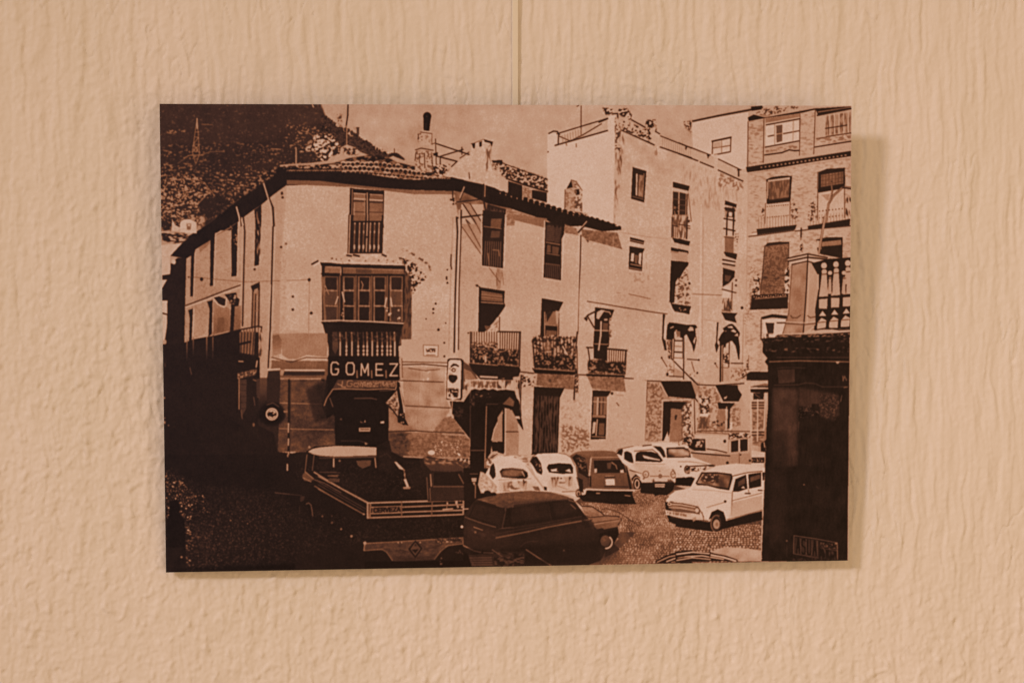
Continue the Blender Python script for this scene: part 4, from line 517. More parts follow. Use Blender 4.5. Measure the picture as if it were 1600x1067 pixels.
# small van parked by the wall
P(.12, '830,40 900,15 1180,60 1235,110 1290,300 1310,380 905,390 880,200'); V(.28, .22, '870,70 1190,80 1235,125 1220,150 930,135'); P(.09, '940,155 1185,135 1225,260 950,262'); P(.16, '925,268 1275,270 1295,365 920,382'); L(.36, 2, '950,265 1250,265'); L(.62, 2, '925,165 932,262'); L(.42, 1.4, '895,190 905,370'); L(.45, 1.6, '1160,165 1200,240'); L(.5, 1.6, '1225,160 1262,270'); L(.4, 1.8, '910,75 1130,60 1200,110'); X('860,20 1240,60 1240,130 1180,80 880,80', .25, .55, .2, N3); L(.45, 1.4, '920,280 925,380'); P(.2, '940,150 950,150 950,260 940,260')
# dark shop interior
C2(); P(.075, '1085,515 1200,520 1260,430 1600,430 1535,560 1500,640 1440,830 1425,950 1380,1010 1390,1080 1255,1080 1255,830 1110,650'); X('1250,440 1290,430 1290,560 1250,560', .1, .3, 0, N1)
P(.30, '1190,180 1265,230 1320,340 1200,420 1180,420'); P(.56, '1200,245 1260,270 1310,335 1210,345', .9); P(.10, '1240,200 1610,232 1610,340 1340,335 1270,260'); L(.75, 1.2, '1250,198 1610,230', .6); L(.80, 3, '1340,312 1535,322'); P(.80, '1210,335 1610,350 1610,420 1500,415 1240,410'); X('1210,350 1610,360 1600,410 1240,400', .2, .84, -.25, NV, .4)
L(.25, 1.4, '1290,345 1290,400'); L(.85, 1.6, '1240,412 1300,420 1400,412 1500,424 1610,420'); X('1200,350 1270,350 1270,440 1210,420', .3, .82, -.3, NV, .4)
L(.62, 1.7, '1390,560 1378,1060'); L(.3, 1.2, '1255,560 1255,830'); P(.64, '1535,580 1530,850 1440,848 1455,760'); L(.86, 1.6, '1530,590 1455,750 1435,840'); L(.08, 4, '1530,580 1530,940'); L(.84, 2.6, '1550,575 1542,990'); P(.66, '1562,575 1610,600 1610,970 1555,970'); P(.08, '1560,560 1600,520 1620,540 1620,600'); P(.08, '1430,855 1535,855 1530,930 1440,935'); L(.2, 1.5, '1555,770 1610,770'); L(.4, 1.4, '1260,925 1370,925'); X('1300,430 1540,430 1530,480 1310,480', .07, .4, .9, N3); L(.3, 1.3, '1390,540 1490,540'); L(.88, 1.2, '1105,520 1100,620'); P(.82, '1098,620 1118,630 1120,660 1100,655'); X('1110,560 1200,570 1190,660 1115,640', .07, .18, .3, N1)
E1(); X('570,650 760,650 760,760 580,760', .08, .55, .8, N3, .4); L(.42, 1.4, '600,740 680,720 740,680'); P(.45, '1040,840 1180,750 1200,860 1110,880'); L(.75, 1.4, '1060,950 1000,1060'); P(.075, '1130,640 1220,660 1250,760 1310,830 1300,1060 1200,1060 1180,940 1100,900')
P(.83, '440,470 600,450 1180,480 1215,490 1200,640 850,600 480,620'); X('450,480 1180,495 1160,600 480,600', .25, .84, -.35, NV, .35, .8)
for i, x in enumerate(range(500, 1160, 62)):
    c = 'SPOLTDEILBO'[i % 11]; L(.42, 1.3, [(x+gx*40, 500+i*2+gy*62) for gx, gy in GL[c]])
L(.84, 1.6, '480,620 560,600 640,625 720,598 790,625 860,600 940,635 1010,612 1080,640 1160,630'); P(.08, '490,640 560,612 640,635 720,610 790,635 860,612 940,645 1160,640 1230,720 1130,760 500,720'); L(.1, 2.4, '1185,510 1165,600'); P(.82, '1195,490 1220,500 1215,650 1195,600'); X('1230,480 1310,470 1320,620 1240,600', .1, .8, 0, NV, .5)
L(.42, 1.6, '600,740 680,722 745,680'); X('560,660 800,650 800,730 580,750', .08, .5, 1.0, N3, .4)
L(.14, 2, '1290,480 1310,800 1330,1060'); L(.86, 1.6, '1320,600 1330,780'); X('1380,380 1560,380 1560,560 1340,580', .15, .84, -.8, N2, .4)
# tall rounded sign
P(.10, '100,130 130,105 330,110 370,140 350,760 330,800 85,790 80,700'); P(.90, '118,160 150,128 320,132 335,180 318,770 200,795 92,770 100,400'); P(.10, '150,240 200,190 250,200 300,235 285,250 235,225 200,235 160,260'); X('120,270 245,265 235,360 120,350', .12, .9, -.2, N2, .3); P(.09, '120,385 160,375 260,390 270,440 230,500 190,520 140,490 118,440'); P(.2, '175,410 210,410 200,440', .6); X('108,600 290,615 278,760 105,740', .10, .85, .45, N2, .25); L(.85, 1, '180,660 270,665'); R(.12, 1.3, 205, 300, 28, 26)
# ---- right: shop side wall
C3(); X('-10,345 130,340 135,405 -10,415', .25, .84, -.2, NV, .4); L(.85, 1.5, '-10,415 60,412 130,400'); P(.08, '-10,425 60,420 130,430 170,560 205,760 150,680 110,640 90,580 40,570 -10,640'); P(.55, '30,540 90,480 130,520 120,560', .7); P(.85, '130,640 170,640 180,665 140,660'); L(.84, 1.6, '135,350 140,420 165,470 180,560'); P(.66, '60,580 110,590 160,690 160,970 50,970'); P(.66, '-10,650 30,590 30,855 -10,850'); P(.08, '-10,850 40,855 40,955 -10,940'); L(.08, 3, '42,580 42,940'); L(.86, 2, '55,580 52,970'); L(.2, 1.8, '60,770 165,770'); P(.83, '165,700 210,780 265,960 240,1000 165,970'); L(.6, 1, '165,770 160,970'); P(.84, '175,480 290,400 275,950 260,980 205,760'); M('175,480 290,400 275,950', .02, N2); L(.14, 2.2, '185,300 180,560'); P(.10, '-10,215 170,230 180,260 165,310 -10,330'); X('-10,965 240,965 250,1067 -10,1067', .5, .86, -.4, N3, .8)
# ---- square with setts
D3(); SQ = '640,390 760,300 1100,330 1140,300 1440,250 1600,300 1600,560 1640,1000 690,940 850,880 1000,700'
P(.33, SQ)
def setts(x0, x1, y0, y1, d0, d1, lo, hi, ok):
    y = y0; row = 0
    while y < y1:
        d = d0+(d1-d0)*(y-y0)/(y1-y0); x = x0+(row % 2)*d*.5
        while x < x1:
            if ok(x, y):
                E(lo+(hi-lo)*rng.random(), x+rng.uniform(-2, 2), y+rng.uniform(-2, 2), d*rng.uniform(.34, .48), d*rng.uniform(.24, .36), 1, 7)
            x += d*rng.uniform(.9, 1.1)
        y += d*.68; row += 1
setts(640, 1620, 300, 640, 15, 21, .52, .80, lambda x, y: x > 690 and (y > 400 or x > 1110))
setts(840, 1620, 600, 940, 19, 26, .46, .80, lambda x, y: x > 1250-(y-560)*1.1)
M(SQ, .03, N8); S(.40, '1100,620 1620,560 1620,700 1150,740', .3, 40); S(.28, '840,800 1000,690 1020,900 850,940', .7, 30); S(.66, '900,430 1400,400 1300,520 950,540', .35, 40); S(.62, '1000,840 1300,760 1300,900 900,930', .3, 40)
for s in ('900,450 1000,480 1180,600', '1180,300 1440,300 1450,260'): L(.32, 1.6, s)
D4(); SQ2 = '-20,590 280,650 380,610 700,540 690,900 -20,900'; P(.30, SQ2); setts(-20, 700, 590, 910, 21, 32, .48, .84, lambda x, y: x < 690); M(SQ2, .03, N2)
L(.84, 1.2, '700,545 690,890')
tile(500, 710); P(.08, '1200,110 1330,110 1320,150 1300,390 1205,385'); L(.62, 1.6, '1378,-10 1378,110'); P(.5, '1385,60 1440,0 1470,0 1420,60')
# ---- parked cars
D2(); P(.93, '1400,130 1435,50 1475,18 1620,8 1620,320 1480,320 1330,250'); P(.11, '1425,95 1450,70 1462,110 1468,180 1445,205 1415,160'); P(.76, '1340,140 1370,150 1440,220 1500,290 1480,312 1345,320 1320,250'); X('1340,150 1500,290 1480,312 1345,320', .66, .88, -.4, N2, 1); P(.11, '1500,150 1520,118 1620,112 1620,190 1530,192'); L(.2, 1.3, '1400,40 1440,20 1480,-5'); X('1385,30 1440,35 1425,100 1390,120', .3, .9, -.2, N2, .8); E(.1, 1400, 320, 30, 22); P(.08, '1250,150 1320,150 1310,200 1260,200'); P(.74, '1265,195 1310,195 1305,225 1270,225'); P(.7, '1275,230 1300,230 1290,260'); L(.6, 1.3, '1300,250 1298,360'); L(.4, 1.2, '1255,160 1320,160')
D3(); P(.93, '-15,8 60,12 140,28 220,70 265,110 300,160 380,260 420,310 300,300 -15,322'); P(.60, '215,80 270,120 360,230 400,290 380,300 330,230', .45); P(.09, '8,140 30,118 110,110 205,122 240,150 243,185 225,200 120,198 25,188'); P(.30, '30,140 110,128 200,140 205,175 150,182 40,172'); L(.85, 1.4, '195,140 215,180'); X('32,232 115,222 105,262 50,302', .2, .7, -.1, NV); X('155,222 238,218 225,295 190,270', .2, .7, -.1, NV); P(.1, '85,262 110,250 130,275 180,280 140,292 105,285'); L(.2, 1.2, '40,300 90,300'); dots(.15, '200,205 220,230', 2, 5, 8); L(.4, 1, '0,210 270,200', .5); P(.1, '280,265 330,265 345,300 300,295')
P(.93, '262,60 285,20 320,-6 400,-12 500,-12 560,-2 600,25 630,90 652,200 682,335 650,352 560,330 400,305 368,260 300,170'); P(.09, '262,60 285,20 315,15 350,70 365,140 358,168 320,150 290,100'); X('300,40 350,80 355,150 320,140', .1, .6, .4, N2); P(.09, '400,110 415,82 500,72 600,78 620,110 618,158 520,160 420,148'); P(.9, '430,125 490,115 480,130 500,142 440,140'); P(.85, '550,135 590,118 605,150'); X('430,192 505,185 475,275 448,270', .25, .72, -.2, NV); X('540,188 618,182 612,262 580,265', .25, .72, -.2, NV); P(.14, '500,228 560,228 550,240 505,240'); E(.2, 520, 198, 10, 6); L(.4, 1, '490,260 570,290'); L(.2, 1.6, '530,310 640,305'); E(.1, 665, 320, 26, 36); R(.8, 1.2, 665, 325, 14, 18); L(.12, 1.5, '650,190 690,340'); P(.1, '375,265 400,270 400,300 380,295'); L(.2, 1.2, '320,-6 280,20 260,60'); L(.25, 1, '500,-12 560,-2 600,25 632,90')
# brown estate
P(.07, '660,340 1100,300 1145,412 950,412 700,388'); P(.38, '592,10 640,-20 680,-28 850,-32 950,-28 1005,15 1040,40 1090,180 1130,290 1090,320 740,300 660,240 640,80'); V(.48, .42, '600,5 650,-22 690,-30 900,-32 960,-25 1020,22 770,28 690,-5'); P(.10, '612,25 645,-5 720,30 748,170 700,150 660,110'); X('640,20 720,40 740,150 670,110', .1, .5, .3, N2); P(.28, '650,130 745,185 745,290 690,290 665,240'); P(.1, '660,110 750,180 750,200 665,150'); P(.09, '660,190 700,210 705,320 670,290'); P(.82, '762,30 775,30 760,185 748,185'); L(.7, 1.3, '770,25 1030,22'); P(.10, '790,50 1030,45 1062,150 798,155'); P(.85, '795,120 818,115 818,150 797,152'); P(.85, '1010,130 1040,125 1042,152 1012,152'); L(.6, 1.6, '940,65 975,90 985,120'); P(.3, '900,70 940,65 930,120 905,120'); V(.40, .34, '770,162 1065,158 1090,270 765,285'); P(.92, '888,205 965,203 968,255 893,256'); L(.7, 1, '890,180 960,178'); L(.12, 2, '885,190 965,188'); P(.1, '745,180 770,180 770,270 745,262'); L(.7, 1.3, '755,190 752,260', .5); L(.12, 1.6, '880,265 1080,270'); L(.86, 2.6, '728,288 900,296 1130,298'); P(.06, '730,300 1120,306 1100,345 720,345'); L(.6, 2, '815,322 840,322'); L(.6, 1.6, '1050,340 1095,345'); L(.72, 1.2, '1050,40 1085,200'); P(.09, '1060,70 1090,190 1110,290 1090,290 1070,180')
# white saloon facing
P(.07, '1180,230 1470,240 1450,300 1400,340 1180,320'); P(.93, '972,-20 1000,-45 1040,-62 1120,-70 1200,-70 1280,-52 1340,-15 1368,30 1400,40 1440,90 1490,170 1500,200 1460,235 1200,238 1140,150 1100,120 1030,70'); P(.10, '1045,-20 1068,-28 1105,-10 1118,40 1122,72 1085,62 1045,38'); P(.10, '978,-8 1000,-38 1030,-48 1034,-30 1024,10 1000,-2'); P(.10, '1140,5 1150,-15 1180,-26 1270,-24 1320,-8 1350,25 1366,52 1345,64 1140,56'); P(.86, '1195,5 1240,15 1262,22 1300,32 1340,40 1345,52 1240,38 1210,30'); L(.93, 1.5, '1120,-10 1136,60'); L(.3, 1.2, '1130,-28 1280,-40 1350,10'); L(.25, 1.2, '975,-20 1000,-45 1120,-70'); L(.5, 1, '1140,75 1380,80', .6); L(.3, 1.4, '1090,130 1190,158'); R(.14, 2, 1225, 165, 24, 26); E(.4, 1222, 168, 10); R(.15, 2, 1455, 165, 22, 30); E(.4, 1450, 165, 9); E(.12, 1345, 180, 17, 18); L(.2, 1.8, '1262,180 1420,182'); E(.3, 1340, 138, 6); dots(.2, '1205,195 1220,215', 2, 7, 9); P(.09, '1195,235 1280,210 1300,225 1400,225 1430,205 1465,235 1450,260 1200,262'); P(.88, '1195,215 1280,215 1280,232 1195,235'); P(.88, '1300,245 1385,245 1380,272 1302,272'); L(.2, 1.4, '1305,258 1380,258'); P(.08, '1105,200 1140,165 1175,190 1190,240 1175,290 1130,290'); E(.8, 1152, 245, 22, 40); E(.12, 1152, 245, 12, 26); R(.85, 1.2, 1150, 240, 34, 52, 180, 330); P(.1, '1280,215 1290,200 1298,215 1295,240'); P(.1, '1405,210 1415,205 1418,240'); P(.06, '1280,310 1330,300 1360,330 1300,345'); P(.1, '1440,120 1480,130 1500,200 1480,190')
# white car behind it
C3(); P(.93, '1195,885 1290,862 1420,860 1540,875 1610,900 1610,1080 1420,1080 1360,990 1300,920'); P(.1, '1285,890 1350,895 1385,940 1395,980 1370,985 1340,940'); P(.1, '1395,905 1540,898 1590,930 1600,985 1400,988'); X('1410,915 1580,910 1590,975 1410,980', .1, .85, .1, N8, .8); L(.1, 1.8, '1200,888 1270,880'); L(.93, 1.6, '1370,890 1395,980'); L(.5, 1, '1420,1010 1590,1010', .5)
D3(); P(.93, '1400,40 1620,40 1620,190 1500,200 1440,100'); E(.12, 1515, 98, 8); R(.14, 2.2, 1560, 145, 22, 34); P(.1, '1540,100 1590,110 1600,170 1560,180', .4)
P(.06, '1490,190 1620,180 1620,260 1460,255')
D4(); P(.93, '-20,40 60,22 170,30 240,60 290,90 200,140 150,190 -20,200'); L(.4, 1, '0,60 100,60 240,80', .6); R(.12, 1.8, 75, 125, 20, 30); X('60,100 100,100 95,160 60,160', .1, .6, 0, N2); X('105,105 240,100 220,135 110,140', .12, .9, -.2, N2, .35); L(.12, 2.2, '90,100 240,92 305,90'); P(.1, '250,85 310,88 300,100 255,102'); P(.06, '-20,195 110,185 140,200 110,265 20,258 -20,260'); P(.9, '-20,150 40,170 60,190 -20,195'); E(.14, 22, 100, 7); L(.93, 1.4, '60,190 150,165')
# van
C4(); P(.74, '120,800 150,785 430,792 600,800 610,1040 470,1040 150,970 95,950 100,880'); P(.86, '140,795 415,802 412,950 240,930 225,830 140,830'); P(.67, '110,950 430,975 470,1040 470,1060 300,1050 130,985'); P(.66, '430,960 600,950 608,1040 440,1060'); P(.10, '80,870 130,830 225,832 228,930 140,930 90,905'); X('135,840 215,840 210,900 140,900', .1, .8, .4, N2, .35); L(.85, 1.4, '132,825 228,828 232,930'); L(.14, 2.4, '110,945 270,960 430,972'); L(.15, 2, '240,915 320,925 405,945'); L(.9, 1.6, '140,935 300,945'); E(.12, 388, 850, 12, 14); P(.10, '440,852 500,840 500,935 440,942'); P(.10, '515,836 578,832 578,928 518,936'); L(.86, 1.6, '432,860 432,945'); L(.86, 2.2, '508,835 508,940'); L(.86, 1.6, '585,830 585,930'); L(.16, 2, '430,815 600,805'); L(.15, 1.8, '425,790 425,830'); X('420,780 600,785 600,820 430,830', .15, .85, -.2, N2, .4); L(.4, 1.2, '508,945 510,1040'); E(.12, 520, 962, 7); E(.12, 410, 1030, 12); E(.12, 598, 1012, 10); L(.4, 1.4, '150,775 420,788')
P(.90, '612,925 690,940 722,945 718,985 612,985'); P(.10, '612,985 718,985 715,1030 612,1030'); X('612,990 715,990 715,1025 612,1025', .1, .6, .2, N1); P(.9, '612,1030 715,1030 715,1080 612,1075'); P(.1, '690,870 730,840 728,940 690,935'); L(.85, 1.5, '715,860 720,900')
X('0,860 100,790 130,800 110,880 60,890 0,880', .12, .85, 0, N2, .4)
# near white car
D4(); P(.06, '-20,530 250,560 400,540 700,470 702,545 540,580 370,622 285,642 120,620 -20,600'); P(.93, '-100,380 -20,300 100,280 140,200 200,150 330,92 480,75 620,85 722,112 712,300 705,462 400,552 385,500 340,462 290,475 255,550 -20,540 -100,440')
P(.10, '145,240 195,148 330,148 445,162 455,195 425,298 340,285 240,258 160,255'); P(.44, '160,238 205,158 330,160 438,175 415,280 240,250'); X('160,238 205,158 330,160 438,175 415,280 240,250', .3, .66, .1, N8, 1); X('170,220 220,160 340,170 340,240', .2, .8, .5, N2, .5); L(.7, 1.4, '165,235 205,165'); P(.1, '455,310 478,205 565,168 578,285 500,310'); P(.45, '500,230 560,190 560,240 500,270', .7); P(.88, '520,280 545,262 560,285'); P(.1, '585,165 690,150 692,265 590,285'); P(.5, '600,190 680,165 685,200 600,230', .7); P(.1, '702,150 722,150 715,215 703,215'); L(.3, 1.2, '455,180 580,150 700,140'); L(.4, 1.1, '452,310 445,510'); L(.5, 1.1, '585,290 590,320'); L(.45, 1.4, '450,385 700,320', .7); P(.72, '450,400 700,340 700,460 450,520', .6); L(.12, 2.2, '560,325 600,325'); L(.14, 2, '668,298 700,300'); dots(.15, '385,380 430,392', 3, 9, 12); L(.55, 1.2, '240,440 380,400', .8); L(.35, 1.4, '410,540 560,500 700,462'); L(.5, 1, '60,290 300,300 440,320', .35)
P(.09, '-110,395 -20,400 40,405 160,430 185,460 180,500 130,490 -100,470'); L(.84, 1.6, '-90,415 20,420 140,445'); L(.78, 1.3, '-80,440 30,448 140,468'); E(.85, 158, 465, 16, 18); E(.3, -70, 415, 20, 16); E(.7, -72, 415, 10, 9); P(.85, '-100,460 0,478 120,500 115,525 -90,500'); X('-60,480 110,500 110,520 -60,500', .2, .86, .2, N1, .3); L(.12, 1.6, '-105,505 60,540 250,552'); L(.85, 2.2, '-100,500 130,528 240,540'); P(.6, '120,528 150,520 150,545 125,560'); L(.25, 1.3, '200,480 215,545'); L(.2, 1.2, '165,430 215,520')
P(.08, '255,540 280,480 330,455 380,480 400,545 360,560 345,500'); E(.07, 320, 572, 52, 76); E(.25, 318, 572, 40, 62); E(.10, 318, 572, 34, 54); E(.68, 320, 580, 28, 40); E(.5, 325, 582, 12, 18); R(.55, 1.2, 320, 575, 46, 70, 60, 300)
D3(); P(.06, '1400,500 1600,560 1640,610 1500,590 1420,560'); P(.93, '1405,400 1420,340 1470,305 1610,275 1610,400 1430,395'); P(.93, '1405,400 1430,395 1440,470 1410,480'); R(.2, 1.6, 1440, 410, 22, 18)
D4(); P(.09, '-110,395 -20,400 40,405 160,430 185,460 180,500 130,490 -100,470'); L(.84, 1.8, '-85,412 20,418 140,440'); L(.78, 1.5, '-75,440 30,448 140,468'); L(.6, 1, '-80,425 130,455'); E(.85, 158, 465, 16, 18); E(.85, -72, 412, 16, 15); E(.25, -72, 412, 8, 8); P(.90, '-110,460 0,480 120,502 115,528 -95,503'); X('-90,472 110,502 110,522 -90,494', .2, .86, .1, NV, .3)
D3(); S(.80, '1100,60 1480,120 1460,230 1210,230', .5, 30); S(.82, '400,200 650,210 670,330 400,300', .5, 25); S(.80, '0,220 300,240 380,310 0,320', .5, 25); S(.84, '-20,180 120,60 260,120 100,200', .3, 20)
D4(); S(.80, '-60,380 160,400 220,540 -60,520', .4, 30); S(.80, '450,420 700,370 700,460 420,540', .6, 20)
# ---- dark estate in front
D2(); P(.14, '1205,500 1250,440 1300,375 1400,350 1620,318 1620,920 1210,920 1200,700'); D3()
P(.125, '-20,325 250,300 430,312 560,345 620,370 700,480 745,530 800,540 1000,520 1022,545 992,600 1005,660 955,720 900,790 850,880 690,925 -20,925')
P(.09, '900,780 960,740 1010,790 880,860', .7)
V(.40, .32, '-20,325 60,315 250,300 430,312 560,345 625,372 500,378 300,398 150,415 30,445 -20,430'); M('-20,325 250,300 430,312 560,345 625,372 300,398 30,445 -20,430', .025, N3); S(.46, '120,320 420,318 520,345 300,370 100,390', .5, 25); S(.2, '-20,400 300,380 620,365 625,380 300,410 30,450', .6, 8); D2(); V(.40, .30, '1310,372 1400,350 1620,318 1620,440 1560,445'); M('1310,372 1400,350 1620,318 1620,440 1560,445', .03, N3); P(.1, '1290,395 1330,385 1545,450 1515,608 1380,570 1240,522'); P(.13, '1300,410 1520,460 1500,590 1260,515'); L(.30, 2.2, '1550,450 1530,530 1515,600'); L(.36, 1.8, '1215,520 1350,570 1500,612 1620,608'); P(.15, '1205,540 1500,630 1620,630 1620,820 1215,740'); S(.19, '1230,570 1480,650 1600,660 1600,740 1230,700', .7, 30); L(.62, 1.3, '1285,602 1360,628'); P(.22, '1262,615 1290,620 1310,660 1270,640'); E(.5, 1300, 645, 9); P(.22, '1330,640 1385,660 1380,690 1320,660'); L(.25, 1.3, '1440,665 1500,690 1620,660'); L(.6, 1.6, '1200,755 1280,795'); L(.66, 1.6, '1290,800 1345,812'); L(.66, 1.6, '1370,815 1450,818'); P(.07, '1200,770 1620,830 1620,930 1200,930', .6)
D3(); P(.09, '70,450 300,410 500,385 590,380 640,420 695,505 560,530 300,570 40,610'); P(.13, '-20,440 30,450 60,470 30,610 -20,620'); S(.17, '100,450 400,405 430,520 100,570', .6, 25); S(.15, '450,400 590,385 650,470 470,520', .6, 20); S(.15, '0,700 500,620 760,570 840,640 600,700 0,780', .6, 40); S(.075, '0,780 850,720 850,900 0,920', .6, 40); L(.28, 1.6, '60,460 30,610'); L(.17, 1.3, '410,400 440,550'); L(.14, 1.4, '230,420 225,580'); L(.45, 1.3, '600,415 640,450'); L(.2, 1.4, '-20,625 300,585 690,515'); L(.42, 2.4, '-20,692 250,640 400,605 560,575 760,540'); L(.24, 1.6, '-20,660 250,612 600,550'); L(.5, 1.6, '680,455 730,520'); L(.4, 1.4, '585,380 640,395'); P(.1, '640,400 700,480 735,525 700,515')
V(.62, .46, '690,432 780,438 850,485 880,512 1000,518 960,540 800,545 750,535 715,490'); M('690,432 780,438 850,485 880,512 760,520 715,490', .03, N3); L(.12, 1.8, '690,428 780,434 852,481 882,508 1000,514 1024,545'); L(.16, 1.6, '700,500 760,524 880,512'); V(.55, .35, '770,545 900,530 1010,522 1020,545 990,585 900,605 820,620 790,590'); L(.66, 1.8, '800,580 900,560 1000,545'); L(.3, 1.6, '790,570 1000,540'); P(.45, '850,600 990,570 995,600 880,622'); L(.7, 1.3, '1000,600 1005,655'); X('690,540 790,560 800,620 700,600', .12, .3, .2, N8)
P(.08, '840,660 900,640 990,620 995,680 960,740 890,780 840,740'); E(.10, 892, 725, 62, 62); E(.34, 890, 718, 42, 46); V(.40, .25, [(890+40*np.cos(k/3.5), 718+44*np.sin(k/3.5)) for k in range(22)]); R(.82, 2.4, 893, 728, 52, 52, -50, 90); E(.45, 880, 710, 12, 14, .6); L(.22, 1.6, '180,770 210,740 260,722 330,720'); E(.3, 545, 797, 7); L(.2, 1, '485,600 500,610')
# things at the very front
P(.14, '-20,800 220,810 215,905 -20,920'); X('-20,810 215,830 215,905 -20,920', .08, .30, .2, N3, .6); L(.36, 1.8, '-10,825 100,905'); L(.45, 1.8, '230,790 320,850 440,925'); L(.3, 1.2, '380,890 400,905'); P(.07, '215,850 420,880 420,920 215,925', .5)
D2(); P(.17, '1225,835 1450,825 1620,830 1620,930 1260,930'); bars(.30, 2, (1235, 850), (1260, 925), (1450, 845), (1450, 925), 4); L(.36, 1.6, '1440,790 1520,845 1600,910'); L(.28, 1.6, '1190,820 1300,925'); P(.06, '1200,800 1240,830 1270,930 1200,930'); L(.14, 2, '1440,830 1450,920'); X('1450,850 1620,850 1620,930 1460,930', .1, .3, .2, N3)
D3(); P(.10, '1305,890 1380,850 1500,812 1610,800 1610,905 1310,905'); L(.7, 1.8, '1320,895 1420,850 1600,815'); L(.8, 2, '1400,890 1520,845 1610,835'); L(.6, 1.6, '1440,895 1600,880'); L(.08, 2.4, '1310,890 1390,845 1500,810 1610,800')
D4(); P(.76, '275,812 330,785 400,772 520,775 690,798 692,892 510,895 470,850'); X('275,812 400,772 690,798 692,892 510,895', .68, .82, -.3, N8, 1.5); P(.10, '-20,805 60,798 260,815 400,842 495,875 500,892 380,885 -20,895'); L(.84, 2.2, '-10,830 120,812 270,825'); L(.84, 3, '270,835 380,855 480,885'); L(.84, 2, '60,850 200,842 380,872'); L(.78, 1.8, '-10,880 120,858 270,872'); L(.08, 2, '270,815 265,850'); L(.7, 1.3, '0,860 100,845'); L(.2, 1, '500,892 690,892')
# ---- grain, sharpening halo, tone to ink colour
def blur(a, s):
    a = np.pad(a, 24, 'edge'); fy = np.fft.fftfreq(a.shape[0])[:, None]; fx = np.fft.rfftfreq(a.shape[1])[None, :]
    return np.fft.irfft2(np.fft.rfft2(a)*np.exp(-2*np.pi**2*s*s*(fx*fx+fy*fy)), s=a.shape).astype(np.float32)[24:-24, 24:-24]
T = np.clip(T, 0, 1)
T = blur(T, 1.55)
T = T + .38*(T-blur(T, 4.6))
T = .96*T + .04*blur(T, 14)
MID = np.clip(4*T*(1-T), .25, 1)
T = T + .010*N1*np.clip(T*2, .55, 1) + MID*(.008*N2+.005*N1+.012*N8+.016*N40+.006*NV)
T = np.clip(T, 0.0, 1.0)
LUT_T = [0, .06, .12, .20, .25, .40, .55, .70, .80, .84, .92, 1.0]
LUT_C = np.array([(20,12,9), (33,21,17), (46,29,23), (64,39,30), (76,47,36), (113,68,46), (151,98,70), (177,129,101), (190,147,121), (193,152,126), (206,171,150), (216,188,170)])
# surface sheen painted into the ink: darks lean to plum on the upper left
SHEEN = (np.clip(1.15-1.5*np.linspace(0, 1, TW)[None, :]-.5*np.linspace(0, 1, TH)[:, None], 0, 1)*np.clip(1-T/.45, 0, 1))[..., None]*np.array([-1., 4., 11.])
# --- PRINT END -----------------------------------------------------------
# ---- helpers --------------------------------------------------------------
def s2l(c):
    c = np.asarray(c, float)/255
    return np.where(c <= .04045, c/12.92, ((c+.055)/1.055)**2.4)
def material(name, col, rough=.6, spec=.3):
    m = bpy.data.materials.new(name); m.use_nodes = True
    b = m.node_tree.nodes['Principled BSDF']; b.inputs['Base Color'].default_value = (*col, 1)
    b.inputs['Roughness'].default_value = rough; b.inputs['Specular IOR Level'].default_value = spec
    return m, m.node_tree, b
def mesh_obj(name, verts, faces, mat, parent=None, smooth=False):
    me = bpy.data.meshes.new(name); me.from_pydata([tuple(v) for v in verts], [], faces); me.update()
    me.materials.append(mat)
    if smooth: me.polygons.foreach_set('use_smooth', [True]*len(me.polygons))
    o = bpy.data.objects.new(name, me); COL.objects.link(o); o.parent = parent
    return o
def box(x0, x1, y0, y1, z0, z1):
    v = [(x, y, z) for z in (z0, z1) for y in (y0, y1) for x in (x0, x1)]
    f = [(0, 2, 3, 1), (4, 5, 7, 6), (0, 1, 5, 4), (2, 6, 7, 3), (0, 4, 6, 2), (1, 3, 7, 5)]
    return v, f
def bevel(o, w, n=2):
    b = o.modifiers.new('bevel', 'BEVEL'); b.width = w; b.segments = n; b.limit_method = 'ANGLE'

# ---- wall: trowelled plaster with vertical drag marks, modelled as real relief ----
FX, FZ, STEP = .60, .42, .0011                  # finely modelled field; coarser rows carry the wall on beyond it
def lines(half):
    d = np.arange(-half, half, STEP); g = half+np.cumsum(STEP*1.16**np.arange(1, 36)); g = g[g < 2.4]
    return np.concatenate([-g[::-1], d, g])
gx = lines(FX); gz = lines(FZ); NX, NZ = len(gx), len(gz)
def wnoise(seed, sx, sz):                       # smoothed noise, lengths in millimetres
    dx = dz = STEP*1000
    r = np.random.default_rng(seed).standard_normal((NZ, NX))
    fz = np.fft.fftfreq(NZ)[:, None]; fx = np.fft.rfftfreq(NX)[None, :]
    n = np.fft.irfft2(np.fft.rfft2(r)*np.exp(-2*np.pi**2*((fx*sx/dx)**2+(fz*sz/dz)**2)), s=(NZ, NX))
    return n/n.std()
GX, GZ = np.meshgrid(gx, gz)
wob = (wnoise(21, 6, 6)*.7+wnoise(22, 26, 34)*1.5)     # sideways wobble of the drag marks, mm
def shifted(a, mm):
    i = np.clip(np.arange(NX)[None, :]+mm/(STEP*1000), 0, NX-1.001); k = i.astype(int); f = i-k
    r = np.arange(NZ)[:, None]
    return a[r, k]*(1-f)+a[r, np.minimum(k+1, NX-1)]*f
st1 = shifted(wnoise(23, 2.2, 20), wob); st2 = shifted(wnoise(24, 1.2, 12), wob); st3 = shifted(wnoise(33, 4.2, 20), wob)
lump = wnoise(25, 1.7, 2.1); lump2 = wnoise(26, 3.4, 5.5); fine = wnoise(27, .9, 1.2)
CX, CZ = np.clip(GX, -.6, .6), np.clip(GZ, -.42, .42)
rough = np.clip(.80-.60*CZ/.3-.25*CX/.45+.30*wnoise(28, 80, 80), .35, 1.35)   # lumpier low and left, smoother high and right
